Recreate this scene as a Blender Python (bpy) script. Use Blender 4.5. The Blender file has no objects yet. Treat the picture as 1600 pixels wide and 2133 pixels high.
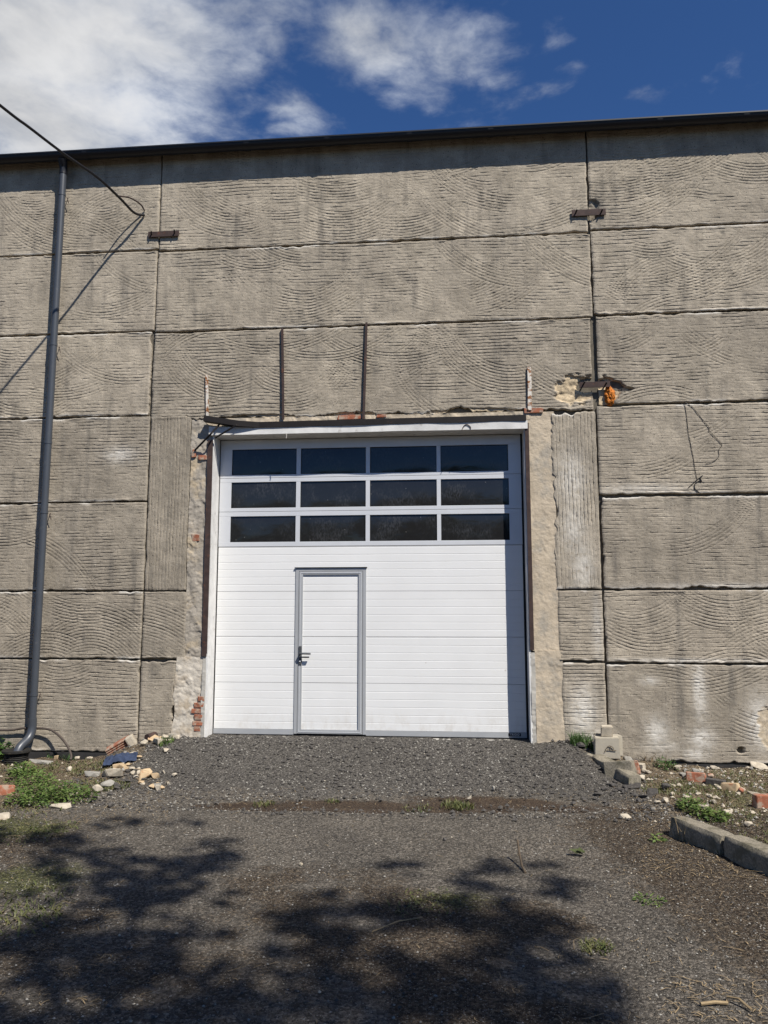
import bpy, bmesh, math, random
import numpy as np
from mathutils import Vector, Matrix
random.seed(7); R = random.Random(11)
sc = bpy.context.scene
COL = sc.collection
rad = math.radians

# ------------------------------------------------------------------ camera
CAM = np.array([0.0, -9.78, 1.545]); FPX = 1616.3; PITCH = .12794; YAW = .09363
cd = bpy.data.cameras.new('camera'); cam = bpy.data.objects.new('camera', cd); COL.objects.link(cam)
cd.sensor_fit = 'HORIZONTAL'; cd.sensor_width = 36; cd.lens = 36*FPX/1600
cd.clip_start = .05; cd.clip_end = 3000
cam.location = CAM; cam.rotation_euler = (math.pi/2+PITCH, 0, YAW)
sc.camera = cam

# ------------------------------------------------------------------ sun, sky, exposure
SUN = Vector((.93, -1.0, 1.70)).normalized()
sd = bpy.data.lights.new('sun', 'SUN'); sd.energy = 4.6; sd.angle = rad(.53); sd.color = (1, .95, .875)
so = bpy.data.objects.new('sun', sd); COL.objects.link(so)
so.rotation_euler = SUN.to_track_quat('Z', 'Y').to_euler(); so.location = (20, -20, 35)
sc.view_settings.view_transform = 'Standard'; sc.view_settings.look = 'None'
sc.view_settings.exposure = .55; sc.view_settings.gamma = 1; sc.view_settings.use_curve_mapping = False
SKY_STRENGTH = .05; CLOUD = .74
world = bpy.data.worlds.new('World'); sc.world = world; world.use_nodes = True

# ------------------------------------------------------------------ node helper
class NT:
    def __init__(s, tree): s.t = tree
    def n(s, typ, ins=None, **props):
        nd = s.t.nodes.new(typ)
        for k, v in props.items(): setattr(nd, k, v)
        for k, v in (ins or {}).items():
            if isinstance(v, bpy.types.NodeSocket): s.t.links.new(v, nd.inputs[k])
            else: nd.inputs[k].default_value = v
        return nd
    def math(s, op, a, b=0.0, c=0.0, clamp=False):
        nd = s.n('ShaderNodeMath', {0: a, 1: b, 2: c}, operation=op); nd.use_clamp = clamp; return nd.outputs[0]
    def vm(s, op, a, b=(0, 0, 0)): return s.n('ShaderNodeVectorMath', {0: a, 1: b}, operation=op).outputs[0]
    def noise(s, vec, scale, detail=4, rough=.55, dist=0.0):
        return s.n('ShaderNodeTexNoise', {'Vector': vec, 'Scale': scale, 'Detail': detail, 'Roughness': rough, 'Distortion': dist}).outputs['Fac']
    def ramp(s, f, a, b, lo=0.0, hi=1.0, smooth=True):
        nd = s.n('ShaderNodeMapRange', {'Value': f, 'From Min': a, 'From Max': b, 'To Min': lo, 'To Max': hi})
        if smooth: nd.interpolation_type = 'SMOOTHSTEP'
        return nd.outputs['Result']
    def mix(s, f, a, b, mode='MIX'):
        nd = s.n('ShaderNodeMix', data_type='RGBA', blend_type=mode)
        nd.inputs[0].default_value = 0
        for k, v in ((0, f), (6, a), (7, b)):
            if isinstance(v, bpy.types.NodeSocket): s.t.links.new(v, nd.inputs[k])
            else: nd.inputs[k].default_value = v if k == 0 else (tuple(v)+(1,) if len(v) == 3 else v)
        return nd.outputs[2]
    def scale(s, col, f):          # colour times scalar
        return s.vm('MULTIPLY', col, s.n('ShaderNodeCombineXYZ', {0: f, 1: f, 2: f}).outputs[0])

# sky: physical sky with a high deck of broken cumulus laid on a plane of directions
w = NT(world.node_tree); world.node_tree.nodes.clear()
sky = w.n('ShaderNodeTexSky', sky_type='NISHITA'); sky.sun_disc = False
sky.sun_elevation = math.asin(SUN.z); sky.sun_rotation = math.atan2(SUN.x, SUN.y)
sky.altitude = 400; sky.air_density = 1.0; sky.dust_density = .25; sky.ozone_density = 2.2
tc = w.n('ShaderNodeTexCoord').outputs['Generated']
sep = w.n('ShaderNodeSeparateXYZ', {0: tc})
zc = w.math('MAXIMUM', sep.outputs[2], .04)
cp = w.n('ShaderNodeCombineXYZ', {0: w.math('DIVIDE', sep.outputs[0], zc), 1: w.math('DIVIDE', sep.outputs[1], zc), 2: 0.0}).outputs[0]
def cloud_plane(px, py):
    v = np.array([(px-800)/FPX, 1, -(py-1066.5)/FPX]); c, s = math.cos(PITCH), math.sin(PITCH)
    v = np.array([v[0], c*v[1]-s*v[2], s*v[1]+c*v[2]]); c, s = math.cos(YAW), math.sin(YAW)
    return ((c*v[0]-s*v[1])/v[2], (s*v[0]+c*v[1])/v[2])
warp = w.n('ShaderNodeTexNoise', {'Vector': cp, 'Scale': 3.0, 'Detail': 3}).outputs['Color']
cpw = w.vm('ADD', cp, w.n('ShaderNodeVectorMath', {0: w.vm('SUBTRACT', warp, (.5, .5, .5)), 3: .16}, operation='SCALE').outputs[0])
f1 = w.noise(cpw, 5.2, 9, .60); f2 = w.noise(cp, 15.0, 5, .62)
big = w.ramp(w.noise(cp, .55, 2, .5), .47, .62)                 # broad cloud fields over the whole sky
cover = w.math('MULTIPLY', big, .32)
# cloud masses: (px, py, rx, ry, weight) seen from the forecourt
masses = [(100, 60, 400, 250, 1.15), (60, 240, 370, 170, 1.1), (330, 130, 150, 130, .42), (500, 30, 190, 70, .62), (570, 95, 110, 45, .50), (640, 55, 110, 60, .40), (760, 70, 160, 95, .66), (940, 95, 140, 80, .52), (860, 170, 110, 70, .36), (1010, 40, 60, 50, .40),
          (610, 225, 85, 55, .60), (480, 200, 80, 60, .34), (400, 270, 120, 35, .45), (590, 275, 55, 22, .45), (1150, 60, 50, 45, .33), (1335, 203, 55, 26, .47), (1110, 195, 80, 36, .42), (700, 20, 200, 40, .34), (1190, 130, 40, 25, .28), (1040, 150, 70, 40, .42)]
acc = None
for (px, py, rx, ry, wt) in masses:
    c0 = cloud_plane(px, py); ax = abs(cloud_plane(px+rx, py)[0]-c0[0]); ay = abs(cloud_plane(px, py+ry)[1]-cloud_plane(px, py-ry)[1])/2
    d = w.vm('SUBTRACT', cpw, (c0[0], c0[1], 0)); d = w.vm('DIVIDE', d, (ax, ay, 1))
    l = w.n('ShaderNodeVectorMath', {0: d, 1: d}, operation='DOT_PRODUCT').outputs['Value']
    g = w.math('MULTIPLY', w.math('POWER', 2.718, w.math('MULTIPLY', l, -.9)), wt)
    acc = g if acc is None else w.math('MAXIMUM', acc, g)
c0 = cloud_plane(950, 150); d = w.vm('DIVIDE', w.vm('SUBTRACT', cp, (c0[0], c0[1], 0)), (1.6, .85, 1))
inview = w.ramp(w.n('ShaderNodeVectorMath', {0: d}, operation='LENGTH').outputs['Value'], .75, 1.25)
cover = w.math('MAXIMUM', w.math('MULTIPLY', cover, inview), acc)
dens = w.math('ADD', cover, w.math('ADD', w.math('MULTIPLY', w.math('SUBTRACT', f1, .5), 1.45), w.math('MULTIPLY', w.math('SUBTRACT', f2, .5), .38)))
amount = w.ramp(dens, .14, .86)
shade = w.ramp(w.noise(cpw, 2.6, 6, .55), .30, .72, .62, 1.05)
ccol = w.mix(w.ramp(dens, .35, 1.25), (.66, .74, .90), (.98, .985, 1.0))
bg1 = w.n('ShaderNodeBackground', {'Color': w.mix(1.0, sky.outputs[0], (.52, .84, 1.28), 'MULTIPLY'), 'Strength': SKY_STRENGTH})
bg2 = w.n('ShaderNodeBackground', {'Color': w.scale(ccol, shade), 'Strength': CLOUD*.72})
ms = w.n('ShaderNodeMixShader', {0: amount, 1: bg1.outputs[0], 2: bg2.outputs[0]})
w.n('ShaderNodeOutputWorld', {0: ms.outputs[0]})

# ------------------------------------------------------------------ where a photo point lies on a real plane
def ray(px, py):
    u, v = (px-800)/FPX, -(py-1066.5)/FPX
    c, s = math.cos(PITCH), math.sin(PITCH); y, z = c-s*v, s+c*v
    c, s = math.cos(YAW), math.sin(YAW); return np.array([c*u-s*y, s*u+c*y, z])
def at(px, py, Y=0.0):
    r = ray(px, py); return Vector(CAM+r*((Y-CAM[1])/r[1]))

# ------------------------------------------------------------------ numpy noise
def _hash(i, j, seed):
    h = (i.astype(np.int64)*374761393+j.astype(np.int64)*668265263+seed*974634777) & 0xffffffff
    h = ((h ^ (h >> 13))*1274126177) & 0xffffffff
    return ((h ^ (h >> 16)) & 0xffff)/65535.0
def vn(x, y, seed=0):
    x = np.asarray(x, float); y = np.asarray(y, float); i = np.floor(x); j = np.floor(y); fx = x-i; fy = y-j
    fx = fx*fx*(3-2*fx); fy = fy*fy*(3-2*fy)
    a = _hash(i, j, seed); b = _hash(i+1, j, seed); c = _hash(i, j+1, seed); d = _hash(i+1, j+1, seed)
    return (a+(b-a)*fx)*(1-fy)+(c+(d-c)*fx)*fy
def fbm(x, y, seed=0, oct=3):       # centred on 0, about -.5 .. .5
    s = 0; a = .5; t = 0
    for k in range(oct):
        s = s+a*vn(x, y, seed+k*17); t += a; a *= .5; x = np.asarray(x)*2.03+5.1; y = np.asarray(y)*2.03+1.7
    return s/t-.5
def sstep(a, b, x): t = np.clip((np.asarray(x, float)-a)/(b-a), 0, 1); return t*t*(3-2*t)

# ------------------------------------------------------------------ object helpers
def tag(o, label=None, cat=None, group=None, kind=None):
    if label: o['label'] = label
    if cat: o['category'] = cat
    if group: o['group'] = group
    if kind: o['kind'] = kind
    return o
def put(name, data, parent=None, mat=None, **kw):
    o = bpy.data.objects.new(name, data); COL.objects.link(o)
    if mat is not None:
        data.materials.clear(); data.materials.append(mat)
    if parent is not None:
        o.parent = parent; L = Vector((0, 0, 0)); p = parent
        while p is not None: L += p.location; p = p.parent
        o.location = -L                     # shapes are written in world metres
    return tag(o, **kw)
def empty(name, loc, **kw):
    o = bpy.data.objects.new(name, None); o.empty_display_size = .2; COL.objects.link(o); o.location = loc; return tag(o, **kw)
def mesh_np(name, V, F, smooth=True, attrs=None):
    V = np.asarray(V, np.float32); F = np.asarray(F, np.int32); k = F.shape[1]
    me = bpy.data.meshes.new(name); me.vertices.add(len(V)); me.vertices.foreach_set('co', V.ravel())
    me.loops.add(F.size); me.loops.foreach_set('vertex_index', F.ravel())
    me.polygons.add(len(F)); me.polygons.foreach_set('loop_start', np.arange(0, F.size, k, dtype=np.int32))
    me.polygons.foreach_set('use_smooth', np.full(len(F), smooth, bool))
    for nm, a in (attrs or {}).items():
        at_ = me.attributes.new(nm, 'FLOAT', 'POINT'); at_.data.foreach_set('value', np.asarray(a, np.float32).ravel())
    me.update(calc_edges=True); return me
def grid_faces(nr, nc, off=0):
    i = np.arange(nr-1)[:, None]*nc+np.arange(nc-1)[None, :]+off
    return np.stack([i, i+1, i+nc+1, i+nc], -1).reshape(-1, 4)
class MB:                                # small mesh builder
    def __init__(s): s.v = []; s.f = []
    def box(s, a, b):
        x0, y0, z0 = a; x1, y1, z1 = b; o = len(s.v)
        s.v += [(x0, y0, z0), (x1, y0, z0), (x1, y1, z0), (x0, y1, z0), (x0, y0, z1), (x1, y0, z1), (x1, y1, z1), (x0, y1, z1)]
        s.f += [[o+i for i in q] for q in ((0, 3, 2, 1), (4, 5, 6, 7), (0, 1, 5, 4), (1, 2, 6, 5), (2, 3, 7, 6), (3, 0, 4, 7))]; return s
    def sweep(s, pts, prof, up=(0, 0, 1), cap=True):     # profile (side, up) swept along pts
        pts = [Vector(p) for p in pts]; o = len(s.v); n = len(prof); up = Vector(up)
        for i, p in enumerate(pts):
            t = (pts[min(i+1, len(pts)-1)]-pts[max(i-1, 0)]).normalized()
            sd_ = t.cross(up).normalized() if abs(t.dot(up)) < .995 else Vector((1, 0, 0)); u2 = sd_.cross(t).normalized()
            for a, b in prof: s.v.append(tuple(p+sd_*a+u2*b))
        for i in range(len(pts)-1):
            for k in range(n): s.f.append([o+i*n+k, o+i*n+(k+1) % n, o+(i+1)*n+(k+1) % n, o+(i+1)*n+k])
        if cap: s.f += [[o+k for k in range(n)][::-1], [o+(len(pts)-1)*n+k for k in range(n)]]
        return s
    def tube(s, pts, r, n=8, up=(0, 0, 1)):
        pts = [Vector(p) for p in pts]; o = len(s.v); rr = r if isinstance(r, (list, tuple)) else [r]*len(pts)
        t = (pts[1]-pts[0]).normalized(); a = t.orthogonal().normalized()
        for i, p in enumerate(pts):
            t = (pts[min(i+1, len(pts)-1)]-pts[max(i-1, 0)]).normalized(); a = (a-t*a.dot(t)).normalized(); b = t.cross(a)
            for k in range(n):
                q = 2*math.pi*k/n; s.v.append(tuple(p+(a*math.cos(q)+b*math.sin(q))*rr[i]))
        for i in range(len(pts)-1):
            for k in range(n): s.f.append([o+i*n+k, o+i*n+(k+1) % n, o+(i+1)*n+(k+1) % n, o+(i+1)*n+k])
        s.f += [[o+k for k in range(n)][::-1], [o+(len(pts)-1)*n+k for k in range(n)]]; return s
    def face(s, *p):
        o = len(s.v); s.v += [tuple(q) for q in p]; s.f.append(list(range(o, o+len(p)))); return s
    def build(s, name, mat, parent=None, smooth=False, bevel=0, **kw):
        me = bpy.data.meshes.new(name); me.from_pydata(s.v, [], s.f)
        bm = bmesh.new(); bm.from_mesh(me); bmesh.ops.recalc_face_normals(bm, faces=bm.faces)
        if bevel: bmesh.ops.bevel(bm, geom=[e for e in bm.edges if len(e.link_faces) == 2 and e.calc_face_angle(0) > .6], offset=bevel, segments=2, affect='EDGES', profile=.6)
        bm.to_mesh(me); bm.free()
        if smooth:
            for p in me.polygons: p.use_smooth = True
            try: me.set_sharp_from_angle(angle=rad(40))
            except Exception: pass
        return put(name, me, parent, mat, **kw)
def curve_pts(ctrl, n=10):               # Catmull-Rom through control points
    P = [Vector(c) for c in ctrl]; P = [P[0]*2-P[1]]+P+[P[-1]*2-P[-2]]; out = []
    for i in range(1, len(P)-2):
        a, b, c, d = P[i-1:i+3]
        for k in range(n):
            t = k/n; out.append(.5*((2*b)+(c-a)*t+(2*a-5*b+4*c-d)*t*t+(3*b-a-3*c+d)*t**3))
    return out+[P[-2]]

# ------------------------------------------------------------------ materials
def material(name, rough=.8, metal=0.0, spec=.3):
    m = bpy.data.materials.new(name); m.use_nodes = True; nt = NT(m.node_tree)
    b = m.node_tree.nodes['Principled BSDF']; b.inputs['Roughness'].default_value = rough
    b.inputs['Metallic'].default_value = metal; b.inputs['Specular IOR Level'].default_value = spec
    return m, nt, b
def pos(nt): return nt.n('ShaderNodeNewGeometry').outputs['Position']
def simple(name, col, var=.12, sc_=9.0, rough=.75, metal=0.0, spec=.3, bump=0.0, bsc=60.0, col2=None, c2=(.55, .7), c2s=6.0):
    m, nt, b = material(name, rough, metal, spec); p = pos(nt)
    f = nt.ramp(nt.noise(p, sc_, 5), .25, .75, 1-var, 1+var, False)
    c = nt.scale(nt.n('ShaderNodeRGB').outputs[0], f); c.node.inputs[0].links[0].from_node.outputs[0].default_value = tuple(col)+(1,)
    if col2: c = nt.mix(nt.ramp(nt.noise(p, c2s, 6, .65), *c2), c, col2)
    nt.t.links.new(c, b.inputs['Base Color'])
    if bump:
        bp = nt.n('ShaderNodeBump', {'Height': nt.noise(p, bsc, 5, .6), 'Strength': .8, 'Distance': bump}); nt.t.links.new(bp.outputs[0], b.inputs['Normal'])
    return m

def concrete(name, base, warm, streak=.5):
    m, nt, b = material(name, .92, 0, .15); p = pos(nt)
    oi = nt.n('ShaderNodeObjectInfo').outputs['Random']
    big_ = nt.noise(p, .9, 5, .6); med = nt.noise(p, 5, 6, .62); fine = nt.noise(p, 70, 4, .65)
    c = nt.mix(nt.ramp(big_, .35, .68), base, warm)
    c = nt.scale(c, nt.ramp(oi, 0, 1, .91, 1.05, False))
    c = nt.scale(c, nt.ramp(med, .28, .72, .78, 1.16, False)); c = nt.scale(c, nt.ramp(nt.noise(nt.vm('MULTIPLY', p, (1.4, 1, .8)), 1.6, 6, .7), .30, .70, .74, 1.14, False))
    # rain-washed vertical streaks of soot and lichen, patchy
    st = nt.noise(nt.vm('MULTIPLY', p, (7.0, 1, .55)), 1.0, 5, .62)
    sm = nt.math('MULTIPLY', nt.ramp(st, .46, .72), nt.ramp(nt.noise(p, 1.3, 4, .6), .38, .62))
    c = nt.mix(nt.math('MULTIPLY', sm, streak), c, (.125, .114, .098))
    blot = nt.math('MULTIPLY', nt.ramp(nt.noise(p, 4.5, 7, .72), .56, .72), nt.ramp(nt.noise(nt.vm('ADD', p, (7, 3, 1)), 1.1, 3), .46, .66))
    c = nt.mix(nt.math('MULTIPLY', blot, .72), c, (.105, .098, .086))
    c = nt.scale(c, nt.ramp(fine, .25, .75, .70, 1.28, False))
    # tiny aggregate specks and dark pores
    v = nt.n('ShaderNodeTexVoronoi', {'Vector': p, 'Scale': 42.0, 'Randomness': 1.0}); vr = nt.n('ShaderNodeSeparateColor', {0: v.outputs['Color']})
    spk = nt.math('MULTIPLY', nt.ramp(v.outputs['Distance'], .16, .26, 1, 0), nt.math('GREATER_THAN', vr.outputs[0], .955))
    c = nt.mix(nt.math('MULTIPLY', spk, .55), c, (.58, .55, .48))
    drk = nt.math('MULTIPLY', nt.ramp(v.outputs['Distance'], .18, .30, 1, 0), nt.math('LESS_THAN', vr.outputs[1], .05))
    c = nt.mix(nt.math('MULTIPLY', drk, .85), c, (.05, .044, .037))
    lime = nt.n('ShaderNodeAttribute', attribute_name='lime').outputs['Fac']
    c = nt.mix(nt.math('MULTIPLY', lime, nt.ramp(nt.noise(p, 14, 5, .7), .28, .56), 0, True), c, (.62, .59, .53))
    raw = nt.n('ShaderNodeAttribute', attribute_name='raw').outputs['Fac']
    c = nt.mix(raw, c, nt.scale(nt.n('ShaderNodeRGB').outputs[0], nt.ramp(nt.noise(p, 22, 5, .7), .3, .7, .62, 1.25)))
    for nd in nt.t.nodes:
        if nd.type == 'RGB': nd.outputs[0].default_value = (.50, .40, .265, 1)
    nt.t.links.new(c, b.inputs['Base Color'])
    h = nt.math('ADD', nt.noise(p, 130, 4, .7), nt.math('MULTIPLY', nt.noise(p, 34, 4, .6), 1.2))
    bp = nt.n('ShaderNodeBump', {'Height': h, 'Strength': .75, 'Distance': .0035}); nt.t.links.new(bp.outputs[0], b.inputs['Normal'])
    return m
M = {}
M['concrete'] = concrete('combed_concrete', (.352, .306, .241), (.402, .350, .273), .65)
M['concrete_grey'] = concrete('grey_combed_concrete', (.300, .261, .206), (.344, .300, .236), .75)
M['core'] = simple('joint_mortar', (.13, .115, .09), .3, 12, .95, bump=.004)
M['plaster_tan'] = simple('tan_render', (.47, .395, .295), .2, 5, .92, spec=.1, bump=.006, bsc=55, col2=(.36, .32, .26), c2=(.46, .66), c2s=4)
M['plaster_grey'] = simple('rough_grey_render', (.33, .295, .245), .3, 8, .95, spec=.1, bump=.008, bsc=30, col2=(.44, .36, .25), c2=(.5, .68), c2s=3)
M['plaster_pale'] = simple('pale_smeared_render', (.50, .455, .385), .25, 9, .95, spec=.1, bump=.008, bsc=28, col2=(.40, .335, .25), c2=(.45, .65), c2s=4)
M['cement'] = simple('pale_cement', (.40, .38, .34), .2, 5, .9, spec=.12, bump=.002, bsc=50, col2=(.34, .32, .28), c2=(.55, .72), c2s=5)
M['lime_paint'] = simple('whitewashed_concrete', (.61, .60, .575), .14, 7, .85, spec=.15, bump=.002, bsc=35, col2=(.42, .40, .37), c2=(.58, .72), c2s=9)
M['rust'] = simple('rusty_steel', (.052, .034, .030), .35, 14, .75, .15, bump=.0015, bsc=90, col2=(.14, .055, .028), c2=(.58, .75), c2s=10)
M['rust_flake'] = simple('flaking_white_paint', (.60, .56, .49), .12, 14, .7, bump=.001, col2=(.24, .10, .035), c2=(.47, .56), c2s=17)
M['dark_steel'] = simple('dark_steel', (.016, .013, .012), .3, 10, .6, .2, bump=.001, col2=(.05, .028, .02), c2=(.62, .78), c2s=12)
M['brick'] = simple('red_brick', (.29, .105, .058), .28, 20, .9, bump=.003, bsc=50, col2=(.36, .28, .21), c2=(.44, .62), c2s=13)
M['anthracite'] = simple('anthracite_coated_metal', (.009, .010, .014), .12, 3, .45, 0, .4)
M['pipe'] = simple('grey_coated_pipe', (.050, .056, .066), .08, 4, .38, 0, .5, col2=(.10, .10, .10), c2=(.6, .8), c2s=8)
M['alu'] = simple('anodised_aluminium', (.36, .37, .38), .05, 5, .45, .12, .5)
M['alu_pale'] = simple('silver_coated_aluminium', (.60, .61, .625), .04, 4, .40, .15, .5)
M['rubber'] = simple('black_rubber', (.012, .012, .012), .1, 5, .7)
M['black_plastic'] = simple('black_ribbed_plastic', (.020, .019, .017), .25, 9, .6, bump=.001, col2=(.10, .085, .06), c2=(.55, .75), c2s=10)
M['handle'] = simple('dark_grey_handle', (.09, .095, .10), .05, 5, .4, .3, .5)
M['foam'] = simple('orange_expanding_foam', (.46, .145, .014), .35, 28, .7, bump=.006, bsc=60, col2=(.28, .075, .01), c2=(.52, .68), c2s=30)
M['bitumen'] = simple('bitumen_coat', (.028, .027, .027), .3, 8, .8, bump=.003)
M['stone_pale'] = simple('pale_rubble', (.42, .37, .29), .3, 14, .95, spec=.1, bump=.004, bsc=40, col2=(.33, .28, .21), c2=(.5, .7), c2s=12)
M['stone_grey'] = simple('grey_rubble', (.27, .255, .225), .2, 14, .95, spec=.1, bump=.004, bsc=40, col2=(.17, .155, .13), c2=(.5, .7), c2s=12)
M['stone_ochre'] = simple('ochre_plaster_rubble', (.44, .33, .205), .2, 14, .95, spec=.1, bump=.004, bsc=40, col2=(.40, .20, .11), c2=(.58, .7), c2s=12)
M['asphalt_lump'] = simple('broken_asphalt', (.070, .064, .058), .4, 40, .9, spec=.25, bump=.006, bsc=60, col2=(.13, .118, .10), c2=(.58, .70), c2s=60)
M['kerb'] = simple('weathered_kerb_concrete', (.225, .20, .155), .5, 75, .95, spec=.1, bump=.006, bsc=55, col2=(.13, .118, .085), c2=(.46, .64), c2s=7)
M['block'] = simple('aerated_block', (.41, .37, .295), .1, 10, .95, spec=.1, bump=.002, bsc=70, col2=(.42, .37, .28), c2=(.55, .75), c2s=7)
M['scribble'] = simple('brown_crayon', (.10, .075, .05), .1, 20, .9)
M['cloth'] = simple('blue_cloth', (.030, .043, .080), .25, 12, .9, bump=.003, bsc=40)
M['cable'] = simple('black_cable', (.013, .012, .013), .1, 20, .55)
M['hose'] = simple('old_brown_hose', (.07, .055, .045), .2, 12, .7)
M['wood'] = simple('weathered_stick', (.10, .075, .05), .3, 30, .9)
M['bark'] = simple('bark', (.09, .07, .05), .3, 8, .95, bump=.02, bsc=14)
M['dry'] = simple('dry_straw', (.25, .185, .105), .3, 30, .9)
M['dark_room'] = simple('unlit_interior', (.03, .03, .03), .1, 3, .95)
def leafmat(name, a, b_, sat=1):
    m, nt, b = material(name, .55, 0, .35); p = pos(nt)
    f = nt.noise(p, 11, 4, .6); r2 = nt.noise(p, 60, 2)
    c = nt.mix(nt.ramp(f, .35, .66), a, b_); c = nt.scale(c, nt.ramp(r2, .3, .7, .75, 1.3, False))
    nt.t.links.new(c, b.inputs['Base Color'])
    tr = nt.n('ShaderNodeBsdfTranslucent', {'Color': c}); mx = nt.n('ShaderNodeMixShader', {0: .28, 1: b.outputs[0], 2: tr.outputs[0]})
    out = [n_ for n_ in nt.t.nodes if n_.type == 'OUTPUT_MATERIAL'][0]; nt.t.links.new(mx.outputs[0], out.inputs[0]); return m
M['nettle'] = leafmat('nettle_leaf', (.055, .098, .022), (.15, .205, .055))
M['weed_dark'] = leafmat('dark_weed_leaf', (.035, .075, .018), (.075, .135, .035))
M['grass'] = leafmat('short_grass', (.065, .085, .025), (.15, .145, .055))
M['tree_leaf'] = leafmat('tree_leaf', (.035, .07, .018), (.06, .11, .03))
M['fallen'] = leafmat('fallen_leaf', (.05, .065, .022), (.085, .10, .035))

# white sandwich sheet: very fine wood-grain emboss and a little dirt low down
def white_sheet():
    m, nt, b = material('white_coated_sheet', .5, 0, .35); p = pos(nt)
    c = nt.scale(nt.n('ShaderNodeRGB').outputs[0], nt.ramp(nt.noise(p, 2.2, 4), .3, .7, .965, 1.02, False))
    for nd in nt.t.nodes:
        if nd.type == 'RGB': nd.outputs[0].default_value = (.695, .695, .682, 1)
    gr = nt.noise(nt.vm('MULTIPLY', p, (6, 6, 190)), 1.0, 4, .6)
    c = nt.mix(nt.ramp(gr, .52, .75, 0, .05), c, (.66, .66, .66))
    z = nt.n('ShaderNodeSeparateXYZ', {0: p}).outputs[2]
    dirt = nt.math('MULTIPLY', nt.ramp(z, .02, .42, 1, 0), nt.ramp(nt.noise(nt.vm('MULTIPLY', p, (1, 1, .5)), 9, 6, .7), .42, .72))
    c = nt.mix(nt.math('MULTIPLY', dirt, .38), c, (.46, .41, .34))
    v = nt.n('ShaderNodeTexVoronoi', {'Vector': p, 'Scale': 3.1}); vr = nt.n('ShaderNodeSeparateColor', {0: v.outputs['Color']})
    sp = nt.math('MULTIPLY', nt.ramp(v.outputs['Distance'], .02, .05, 1, 0), nt.math('GREATER_THAN', vr.outputs[0], .6))
    c = nt.mix(nt.math('MULTIPLY', sp, .5), c, (.35, .30, .25))
    nt.t.links.new(c, b.inputs['Base Color'])
    bp = nt.n('ShaderNodeBump', {'Height': gr, 'Strength': .35, 'Distance': .0008}); nt.t.links.new(bp.outputs[0], b.inputs['Normal']); return m
M['white'] = white_sheet()
def pane_mat():
    m, nt, b = material('dark_opaque_pane', .06, 0, .5); p = pos(nt)  # opaque dark base stands in for the unlit room behind the glass
    dust = nt.math('MULTIPLY', nt.ramp(nt.noise(p, 3.0, 6, .7), .42, .75), nt.ramp(nt.noise(nt.vm('MULTIPLY', p, (60, 1, 25)), 1, 3), .35, .7))
    v = nt.n('ShaderNodeTexVoronoi', {'Vector': p, 'Scale': 26.0}); vr = nt.n('ShaderNodeSeparateColor', {0: v.outputs['Color']})
    sp = nt.math('MULTIPLY', nt.ramp(v.outputs['Distance'], .08, .2, 1, 0), nt.math('GREATER_THAN', vr.outputs[0], .955))
    c = nt.mix(nt.math('MULTIPLY', dust, .15), (.0160, .0160, .0165), (.27, .27, .28)); c = nt.mix(nt.math('MULTIPLY', sp, .35), c, (.35, .33, .3))
    nt.t.links.new(c, b.inputs['Base Color']); nt.t.links.new(nt.math('ADD', nt.math('MULTIPLY', dust, .25), .05), b.inputs['Roughness']); return m
M['pane'] = pane_mat()

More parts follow.
